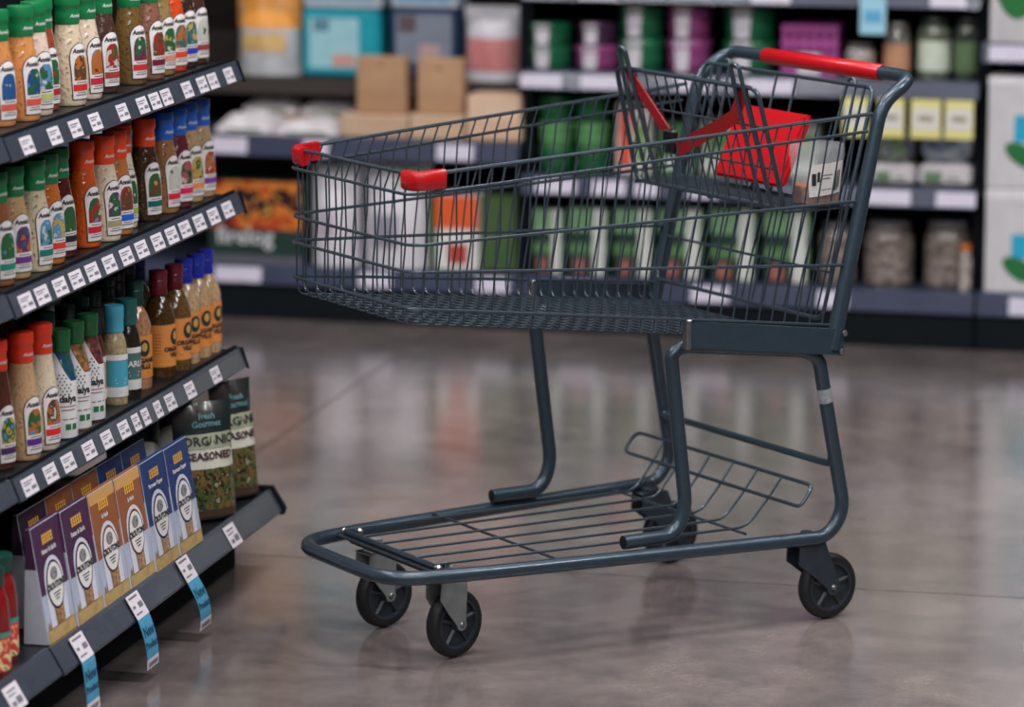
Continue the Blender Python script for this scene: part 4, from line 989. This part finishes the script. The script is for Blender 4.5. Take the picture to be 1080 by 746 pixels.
carton('flat_carton', 'box', 'white and blue flat carton lying on the navy box', .389, .571, .8205, .90, .20, (190,204,222), [(.1,.9,.2,.8,(120,170,214))], .13)
# ---- left bay, ledge at .492
KR = (176,138,106)
carton('cardboard_tray', 'box', 'kraft cardboard tray under the left upright carton on the far ledge', .300, .485, .4925, .553, .02, (190,160,134), (), .14)
carton('cardboard_tray', 'box', 'kraft cardboard tray under the right upright carton on the far ledge', .490, .636, .4925, .556, .02, (196,166,140), (), .14)
carton('kraft_carton', 'box', 'upright brown kraft carton on the far ledge, left of two', .336, .471, .5535, .703, .05, KR, [(.04,.96,.02,.42,(168,130,100)), (.45,.55,.84,.90,(150,112,84))], .05)
carton('kraft_carton', 'box', 'upright brown kraft carton on the far ledge, right of two', .502, .626, .5565, .702, .05, (180,142,110), [(.04,.96,.02,.42,(172,134,104)), (.42,.56,.80,.86,(150,112,84))], .05)
carton('kraft_carton', 'box', 'pale tan carton at the right end of the far ledge', .642, .788, .4925, .612, .03, (206,172,146), [(.05,.95,.45,.95,(214,184,160))], .11)
WF = mat('paper_white', (222,216,220), rough=.5, var=.25, scale=16)
def packet(label, u0, u1, z0, z1, v, rz=0):
    t = thing('paper_packet', label, 'packet', at(u0, u1, z0, v+.1), BANG+rz, 'white packets on the far ledge'); w = u1-u0; h = z1-z0
    mb = MB(); nx, ny = 9, 6; vs = []
    for s in (1, 0):
        for j in range(ny+1):
            for i in range(nx+1):
                a = i/nx*2-1; b = j/ny*2-1; e = (1-abs(a)**4)*(1-abs(b)**4)
                vs.append((a*w/2, b*.09, (h*.25+h*.75*e*(.85+.15*math.sin(5*a+3*b))) if s else 0))
    n1 = (nx+1)*(ny+1); fs = [(k*n1+j*(nx+1)+i, k*n1+j*(nx+1)+i+1, k*n1+(j+1)*(nx+1)+i+1, k*n1+(j+1)*(nx+1)+i) for k in (0,1) for j in range(ny) for i in range(nx)]
    for i in range(nx): fs += [(i, i+1, n1+i+1, n1+i), (ny*(nx+1)+i, ny*(nx+1)+i+1, n1+ny*(nx+1)+i+1, n1+ny*(nx+1)+i)]
    for j in range(ny):
        for e in (0, nx): a = j*(nx+1)+e; fs.append((a, a+nx+1, n1+a+nx+1, n1+a))
    mb.add(vs, fs); mb.build('wrapper', WF, t, True)
    mb = MB(); mb.bbox(-w*.3, w*.3, -.092, -.088, h*.08, h*.24, .001); mb.build('printed_strip', mat('packet_green', (120,140,110), rough=.5), t)
packet('soft white packet at the front left of the far ledge', -.049, .108, .4925, .548, .02)
packet('soft white packet at the front of the far ledge, left of the trays', .112, .290, .4925, .535, .02, .03)
carton('kraft_carton', 'box', 'low tan carton under the stacked papers on the far ledge', -.03, .290, .4925, .526, .20, (150,120,92), (), .2)
packet('white packet lying on the low tan carton, left', -.027, .125, .5265, .582, .20, -.05)
packet('white packet lying on the low tan carton, right', .130, .287, .5265, .578, .20, .04)
# ---- left bay, bottom shelf
FL = art('flame_art', ((96,20,14),(170,62,26),(196,112,36),(40,16,14),(190,140,60)), 16)
carton('firelog_box', 'box', 'flame printed box with dark green base on the far bottom shelf', -.070, .192, .1455, .366, .02, (24,52,46), [(.0,1,.42,1.0,FL), (.0,1,.0,.10,(90,90,100))], .2, words=[('firelog', .062, .40, .33, mat('pale_lettering', (196,196,200), rough=.5))])
WB = mat('white_paper_sack', (206,202,210), rough=.45, var=.12, scale=9)
pouch('paper_sack', 'bag', 'tall white sack beside the flame printed box', .200, .340, .1455, .420, .02, WB, [(.30,.60,.30,.55,mat('sack_pale_print', (184,170,184), rough=.5, var=.2, scale=12))], .13)
pouch('paper_sack', 'bag', 'taller white sack with pale green top beside the orange pack', .345, .535, .1455, .434, .02, WB, [(.55,.92,.74,.92,mat('sack_green_print', (150,190,160), rough=.5)), (.2,.6,.2,.5,mat('sack_grey_print', (150,146,160), rough=.5, var=.2, scale=10))], .13)
GRP = (50,82,44)
carton('grocery_pack', 'box', 'orange and white pack between green packs on the far bottom shelf', .556, .672, .1455, .345, .03, (214,212,210), [(.0,1,.56,1,(218,88,38)), (.30,.75,.10,.36,(180,60,40))], .12)
carton('grocery_pack', 'box', 'narrow green pack left of the orange one on the far bottom shelf', .520, .553, .1455, .330, .07, GRP, (), .12)
carton('grocery_pack', 'box', 'olive green pack right of the orange one on the far bottom shelf', .676, .770, .1455, .345, .05, (66,88,48), [(.1,.9,.1,.3,(60,90,50))], .12)
LG = (112,150,112); DG = (14,44,36)
gl = ['first', 'second', 'third', 'fourth', 'fifth', 'sixth']
for i, (a, b, top) in enumerate(((.818,.900,.325), (.912,1.020,.333), (1.034,1.142,.337), (1.155,1.272,.341), (1.290,1.412,.345), (1.430,1.552,.350))):
    carton('green_pack', 'box', 'green striped pack, %s from the left, far bottom shelf' % gl[i], a, b, .1455, top, .04, DG, [(.02,.98,.62,.95,LG), (.02,.98,.30,.46,(78,116,72)), (.62,.92,.02,.95,(196,200,196)), (.15,.45,.04,.24,(150,90,84))], .1, 'green packs on the far bottom shelf')
ROCK = (150,136,130)
jar('jar of pale nuts behind the rear post of the cart', 1.615, .1455, .048, .160, .05, ROCK, (90,90,92), None)
jar('jar of pale nuts right of the rear post of the cart', 1.746, .1455, .064, .168, .05, ROCK, (120,118,120), None)
jar('jar of pale nuts at the right end of the far bottom shelf', 1.896, .1455, .060, .172, .06, ROCK, (120,118,120), None)
jar('small white jar with orange lid at the shelf divider', 1.953, .1455, .016, .120, .02, (196,186,180), (206,110,50), None)
# ---- right bay, second shelf
GD = (28,120,62)
for i, (uc, n) in enumerate(((.868,3), (.965,3))):
    for k in range(n): round_tub('bright green tub, %s of the %s stack on the far middle shelf' % (('bottom', 'middle', 'top')[k], ('left', 'right')[i]), uc, .4105+k*.0675, .046, .067, .05, (20,84,48) if k != 1 else (84,140,86), False, 'green tubs on the far middle shelf')
carton('snack_box', 'box', 'white box with red orange stripe behind the child seat', 1.035, 1.125, .4105, .600, .06, (196,196,190), [(.1,.45,.1,.9,(206,80,50)), (.55,.9,.2,.7,(110,150,90))], .12)
for i, (a, b, c) in enumerate(((1.14,1.235,(60,110,66)), (1.25,1.345,(150,160,140)), (1.36,1.455,(70,104,60)), (1.47,1.56,(130,140,130)))):
    carton('snack_box', 'box', 'low %s box behind the red seat flap, %s of four' % (('green', 'pale', 'dark green', 'grey')[i], gl[i]), a, b, .4105, .545+.01*(i % 2), .10, c, [(.1,.9,.1,.35,(190,196,190)), (.2,.8,.5,.8,(80,130,70))], .12)
def clam(label, u0, u1, z0, z1, v, food):
    t = thing('plastic_clamshell', label, 'container', at(u0, u1, z0, v), BANG, 'clear packs on the far middle shelf'); w = u1-u0; h = z1-z0
    mb = MB(); mb.bbox(-w/2, w/2, 0, .12, 0, h*.36, .012); mb.build('label_base', mat('clam_label', (206,200,204), rough=.4, var=.1, scale=20), t)
    mb = MB(); mb.bbox(-w/2+.004, w/2-.004, .004, .116, h*.36, h*.98, .024); mb.build('filled_dome', food, t, True)
    mb = MB(); mb.bbox(-w*.38, -w*.05, -.002, .002, h*.08, h*.24, .0005); mb.bbox(w*.02, w*.3, -.002, .002, h*.12, h*.16, .0005); mb.build('printed_panel', mat('clam_green', (90,120,90), rough=.5), t)
    mb = MB(); mb.bbox(-w*.2, w*.2, .0, .004, h*.84, h*.98, .001); mb.build('lid_tab', mat('lid_film', (150,160,176), rough=.2, coat=.5), t)
clam('clear pack of green salad with white base on the far middle shelf', 1.704, 1.818, .4105, .556, .04, art('salad_pack', ((60,90,60),(120,140,110),(90,84,110),(150,160,150)), 30, .15))
clam('wide clear pack with white base and orange corner on the far middle shelf', 1.826, 1.962, .4105, .566, .04, art('berry_pack', ((70,80,100),(110,120,140),(150,160,170),(170,100,70)), 30, .15))
for i, (a, b) in enumerate(((1.640,1.704), (1.730,1.796), (1.813,1.889), (1.899,1.971))):
    t = thing('price_card', 'yellow and white price card under the far channel, %s from the left' % gl[i], 'price card', bw((a+b)/2, -.012, .540), BANG, 'yellow price cards'); w = b-a
    zb, zt = 0, .098
    mb = MB(); mb.bbox(-w/2, w/2, -.0012, .0012, zb, zt, .0004); cb = mb.build('card', mat('card_yellow', (214,206,130), rough=.45), t)
    mb = MB(); mb.bbox(-w*.44, w*.44, -.0022, -.0014, .022, .078, .0002); mb.build('white_field', mat('card_white', (206,204,200), rough=.45), t)
    mb = MB(); mb.bbox(-w*.25, w*.25, -.003, -.0024, .044, .058, .0002); mb.build('printed_bar', mat('card_grey', (150,140,120), rough=.5), t)
# ---- right bay, third shelf: stacks of round tubs
GT_, MG, PD = (20,96,62), (132,58,112), (66,36,66)
st = [(.850,.058,2,.060,GT_,'green'), (.978,.060,1,.064,MG,'magenta'), (1.094,.059,2,.086,GT_,'green'), (1.220,.058,2,.087,MG,'magenta'), (1.377,.069,2,.087,GT_,'green')]
pos = ['at the left end', 'second from the left', 'third from the left', 'fourth from the left', 'fifth from the left']
for i, (uc, r, n, h, c, cn) in enumerate(st):
    for k in range(n): round_tub('%s tub, %s of stack %s, far top shelf' % (cn, ('bottom', 'top')[k] if n > 1 else 'bottom', pos[i]), uc, .6825+k*(h+.0004), r, h, .04, c)
round_tub('dark purple tub on the magenta one, second stack on the far top shelf', .978, .6825+.0646, .054, .060, .044, PD)
# magenta crate with holes
t = thing('berry_crate', 'magenta slatted crate with white card right of the round tubs', 'crate', at(1.470, 1.616, .6825, .04), BANG)
w = .146; mm = mat('magenta_plastic', (150,66,132), rough=.45, var=.15, scale=20)
for k in range(4):
    mb = MB(); z = k*.036; mb.bbox(-w/2, w/2, 0, .004, z, z+.024, .001); mb.bbox(-w/2, w/2, .126, .13, z, z+.024, .001); mb.bbox(-w/2, -w/2+.004, .004, .126, z, z+.024, .001); mb.bbox(w/2-.004, w/2, .004, .126, z, z+.024, .001); mb.build('slat_band', mm, t)
for k in range(6):
    x = -w/2+.008+k*(w-.016)/5; mb = MB(); mb.bbox(x-.006, x+.006, .001, .006, 0, .130, .001); mb.build('rib', mm, t)
mb = MB(); mb.bbox(-w/2+.004, w/2-.004, .004, .126, .002, .100, .002); mb.build('contents', mat('dark_berries', (60,30,56), rough=.5, var=.3, scale=60), t)
mb = MB(); mb.bbox(-.030, .028, -.003, -.001, .004, .060, .0005); mb.build('card', mat('tub_label', (206,200,210)), t)
jar('short white topped jar right of the magenta crate', 1.668, .6825, .038, .086, .04, (196,184,180), (100,96,96), None)
jar('tall glass jar with orange foot label on the far top shelf', 1.762, .6825, .034, .142, .04, (150,146,140), (120,116,116), (190,140,108))
jar('tall jar with white and green label on the far top shelf', 1.856, .6825, .042, .158, .04, (120,130,110), (60,66,64), (196,206,190))
jar('narrow dark jar with green label at the end of the far top shelf', 1.938, .6825, .031, .158, .04, (70,80,70), (50,50,52), (84,108,74))
for uc, lab in ((1.712, 'pale blue tag hanging from the far upper channel'),):
    t = thing('shelf_tag', lab, 'shelf tag', bw(uc, -.014, .800), BANG)
    mb = MB(); mb.bbox(-.033, .033, -.001, .001, 0, .095, .0003); mb.build('slip', mat('pale_blue_slip', (150,196,216), rough=.5), t)
    mb = MB(); mb.bbox(-.022, .022, -.002, -.0012, .030, .060, .0002); mb.build('printed_bar', mat('slip_blue', (90,160,200), rough=.5), t)
for i, (u0, u1, z0, h) in enumerate(((.85,1.1,.9055,.12), (1.2,1.5,.9055,.12), (1.6,1.9,.9055,.12))):
    pass
# ---- right edge: large white boxes
def leaf(t, cx, cz, w, h, rot, y=-.0025):
    mb = MB(); pts = []
    for i in range(24):
        a = 2*PI*i/24; r = abs(math.cos(a))**.8*(1 if math.cos(a) > 0 else -1); x = w/2*r; z = h/2*math.sin(a)*(1-.25*math.cos(a)); pts.append((cx+x*math.cos(rot)-z*math.sin(rot), cz+x*math.sin(rot)+z*math.cos(rot)))
    n = len(pts); mb.add([(a, y, b) for a, b in pts]+[(a, y+.001, b) for a, b in pts], [tuple(range(n)), tuple(range(n, 2*n))]+[(i, (i+1) % n, n+(i+1) % n, n+i) for i in range(n)])
    mb.build('leaf_print', mat('leaf_green', (28,104,52), rough=.5), t)
WBX = (196,194,198)
t = carton('large_carton', 'box', 'white carton with blue square, lower of two stacked at the right edge', 2.004, 2.31, .1485, .4150, .01, WBX, [(.22,.60,.34,.57,(40,160,196)), (.0,1.0,.90,.99,(214,212,216))], .3)
leaf(t, -.070, .066, .085, .050, 2.6)
t = carton('large_carton', 'box', 'white carton with blue square, upper of two stacked at the right edge', 2.004, 2.31, .4155, .700, .01, WBX, [(.22,.60,.42,.66,(40,160,196)), (.0,1.0,.92,.99,(214,212,216))], .3)
leaf(t, -.070, .090, .085, .050, 2.6)
t = carton('large_carton', 'box', 'large white carton with only a green leaf, on the shelf above the stacked pair', 2.004, 2.31, .7855, 1.10, .01, WBX, [(.0,.36,.0,.28,(186,184,188))], .3)
leaf(t, -.100, .115, .12, .07, 2.2)
